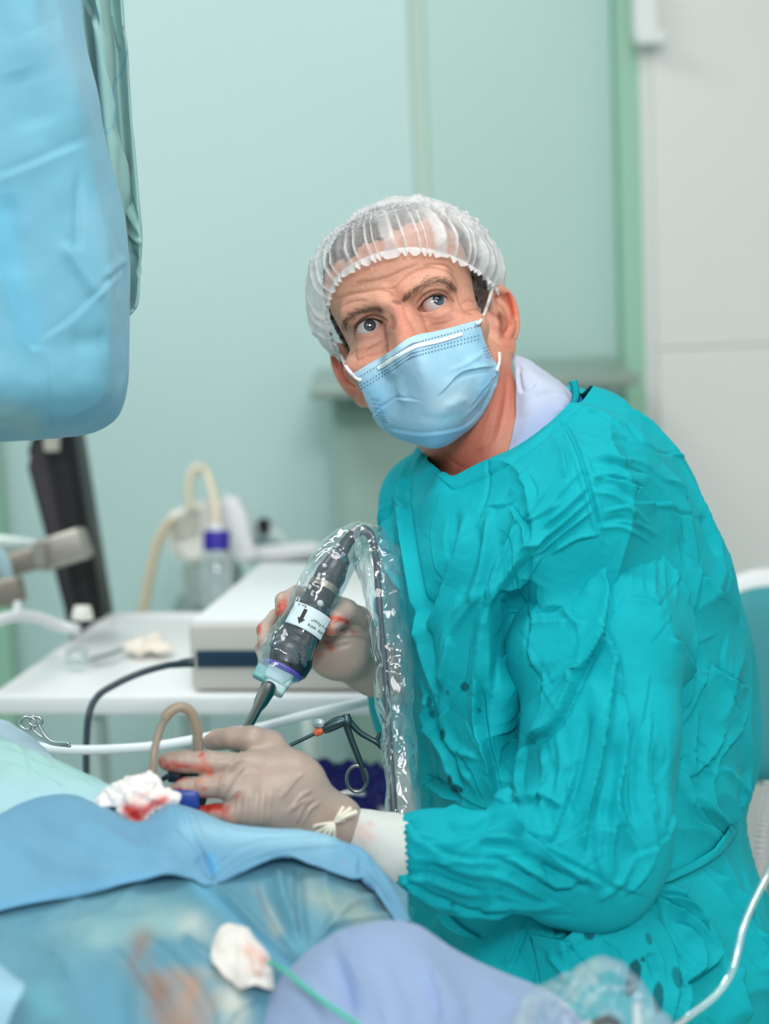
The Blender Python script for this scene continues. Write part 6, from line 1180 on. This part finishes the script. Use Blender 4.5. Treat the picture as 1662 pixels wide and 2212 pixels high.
hs += [('r', Z3b(l), 3.2, 2.0) for l in ([(1060, 690), (1100, 600), (1150, 560)], [(1090, 700), (1130, 620), (1180, 585)], [(1020, 640), (1080, 560), (1140, 520)], [(990, 560), (1060, 470), (1100, 440)], [(1040, 620), (1120, 560)])]
hs += [('v', Z3([(700, 740), (690, 800), (700, 860)]), 5, .5), ('v', Z3([(500, 750), (490, 830), (500, 900)]), 5, .5), ('v', Z3([(620, 1050), (610, 1120), (620, 1200)]), 5, .5), ('v', Z3([(1000, 480), (1010, 560)]), 6, .4)]
hp_ = [(Z3([(230, 860), (280, 890), (360, 900)]), 14, BP, .9), (Z3([(250, 880), (280, 850)]), 5, BL, .7), (Z3([(280, 900), (340, 905)]), 3, (170, 40, 30), .8), (Z3([(380, 880), (440, 910), (520, 910), (600, 930), (700, 950), (800, 970)]), 7, BP, .85), (Z3([(470, 905), (560, 920)]), 2.4, BL, .8), (Z3([(660, 930), (740, 890), (800, 960)]), 9, (216, 130, 108), .7),
       (Z3([(675, 800), (690, 785), (720, 765)]), 3, (190, 60, 44), .9), (Z3([(720, 830), (740, 860), (740, 890)]), 5, (212, 120, 100), .8), (Z3([(820, 970), (900, 985)]), 8, BP, .6), (Z3([(730, 560), (790, 530)]), 8, (232, 170, 150), .6), (Z3([(860, 640), (900, 660)]), 4, (226, 170, 150), .5), (Z3([(1000, 600), (1100, 560)]), 16, (220, 176, 160), .35),
       (Z3([(280, 1170), (340, 1100), (430, 1050), (540, 1040)]), 8, BP, .9), (Z3([(320, 1180), (420, 1190), (520, 1200), (640, 1220)]), 9, BP, .85), (Z3([(450, 1170), (490, 1170)]), 3, BL, .7), (Z3([(650, 1080), (700, 1080)]), 8, (216, 140, 118), .6), (Z3([(720, 1170), (750, 1160)]), 4, (196, 80, 56), .8), (Z3([(690, 1240), (780, 1260)]), 6, BP, .7),
       (Z3([(640, 1380), (760, 1370), (860, 1370), (930, 1440)]), 13, (206, 70, 52), .9), (Z3([(780, 1390), (860, 1380)]), 6, BL, .7), (Z3([(820, 1320), (920, 1330)]), 5, BL, .6), (Z3([(960, 1380), (1000, 1370)]), 7, BP, .7), (Z3([(1000, 1480), (1060, 1540)]), 8, (216, 140, 120), .6), (Z3([(1100, 1260), (1140, 1210)]), 4, (206, 70, 50), .8), (Z3([(910, 1380), (925, 1330)]), 3, BL, .6)]
V, Fc, C = hand_mesh(g, hs, hp_, 161, (170, 152, 141))
ogl = mesh('glove', (V, Fc), gl_m, tper, col=C, label='blood-smeared near latex glove with spread fingers')
tw = [P([x, y, d]) for x, y, d in ((694, 1776, 1.562), (712, 1770, 1.55), (722, 1772, 1.548), (740, 1760, 1.552), (760, 1752, 1.565))]
cream = mat('cream_latex', (232, 226, 206), .45, sss=.08, sss_r=(.003, 0, 0))
twp = []
for k, (e, w_) in enumerate((((684, 1800), 4), ((692, 1812), 4.5), ((706, 1818), 4), ((676, 1786), 3.5), ((722, 1812), 4), ((770, 1754), 4.5), ((758, 1746), 4), ((742, 1744), 3.5), ((744, 1772), 3))):
    m_ = ((722 + e[0]) / 2, (1776 + e[1]) / 2 - 1); twp.append(ptube([(722, 1777, 1.549), (m_[0], m_[1], 1.5475), (e[0], e[1], 1.558)], [3, w_, w_ * 1.3], 16, 8))
cq = crm(np.array([(690, 1790, 1.588), (712, 1786, 1.588), (735, 1780, 1.59), (752, 1780, 1.59)], float), 24); cv_, cfl = tube(P(cq), crm(np.array([[43], [46], [44], [42]], float), 24)[:, 0] * 1.588 / F, 60, False)
cn = normals(cv_, np.array(cfl)); cv_ = cv_ + cn * (.0012 * ridge(cv_, 70, 171))[:, None]
mesh('glove_cuff', join([(cv_, cfl)] + twp), cream, ogl, label='twisted cream cuff knot of the glove')
# far hand
g = Grid(P([540, 1500, 1.75]) - .04, P([860, 1250, 1.90]) + .05, .0016); d0 = 1.82
pc_ = pc
for kn_, r_ in (((745, 1325, 1.835), 30), ((725, 1355, 1.845), 32), ((712, 1390, 1.845), 32), ((705, 1418, 1.845), 28)):
    g.chain(pc((815, 1448, 1.875), kn_), rad_(36, r_), .02)
g.chain(pc((850, 1465, 1.895), (790, 1435, 1.865)), rad_(36, 42), .02)
g.ell(P([735, 1405, 1.83]), (.028, .020, .028), .02)
finger([(745, 1325, 1.835), (690, 1288, 1.84), (640, 1285, 1.82), (614, 1298, 1.795), (610, 1318, 1.78)], [28, 22, 20, 19, 16])
finger([(725, 1355, 1.845), (660, 1330, 1.85), (600, 1335, 1.825), (574, 1362, 1.80), (572, 1388, 1.785)], [29, 23, 21, 19, 16])
finger([(712, 1390, 1.845), (650, 1375, 1.855), (590, 1380, 1.83), (570, 1402, 1.80), (572, 1424, 1.785)], [28, 22, 20, 18, 15])
finger([(705, 1418, 1.845), (650, 1415, 1.85), (598, 1420, 1.825), (577, 1438, 1.80), (582, 1454, 1.788)], [24, 20, 17, 15, 12])
finger([(795, 1395, 1.85), (772, 1338, 1.82), (746, 1322, 1.80), (726, 1338, 1.785), (716, 1356, 1.775)], [36, 30, 25, 22, 18])
hs2 = [('v', [(800, 1370), (770, 1352), (735, 1362), (700, 1372)], 5, 1.6), ('f', [(805, 1385), (770, 1372), (720, 1378)], 5, 1.5), ('v', [(680, 1400), (720, 1400), (760, 1390)], 5, 1)]
hp2 = [([(605, 1285), (612, 1305), (604, 1325)], 10, BP, .9), ([(602, 1310), (606, 1292)], 4, BL, .8), ([(560, 1350), (558, 1380), (558, 1395)], 9, BP, .75), ([(560, 1400)], 5, BL, .5), ([(568, 1440), (572, 1450)], 6, (206, 70, 50), .8), ([(705, 1340), (730, 1335), (752, 1346)], 6, BP, .9), ([(712, 1350), (740, 1338), (752, 1344)], 2.5, BL, .5), ([(715, 1355), (705, 1370), (735, 1365)], 6, BP, .7), ([(704, 1392), (715, 1400)], 9, (200, 90, 72), .7), ([(690, 1415), (680, 1430)], 8, BP, .5), ([(765, 1367)], 5, (206, 110, 90), .6), ([(640, 1290)], 10, (230, 180, 160), .5)]
V, Fc, C = hand_mesh(g, hs2, hp2, 181, (182, 166, 155))
mesh('glove', (V, Fc), gl_m, tper, col=C, label='blood-smeared far latex glove gripping the camera head')
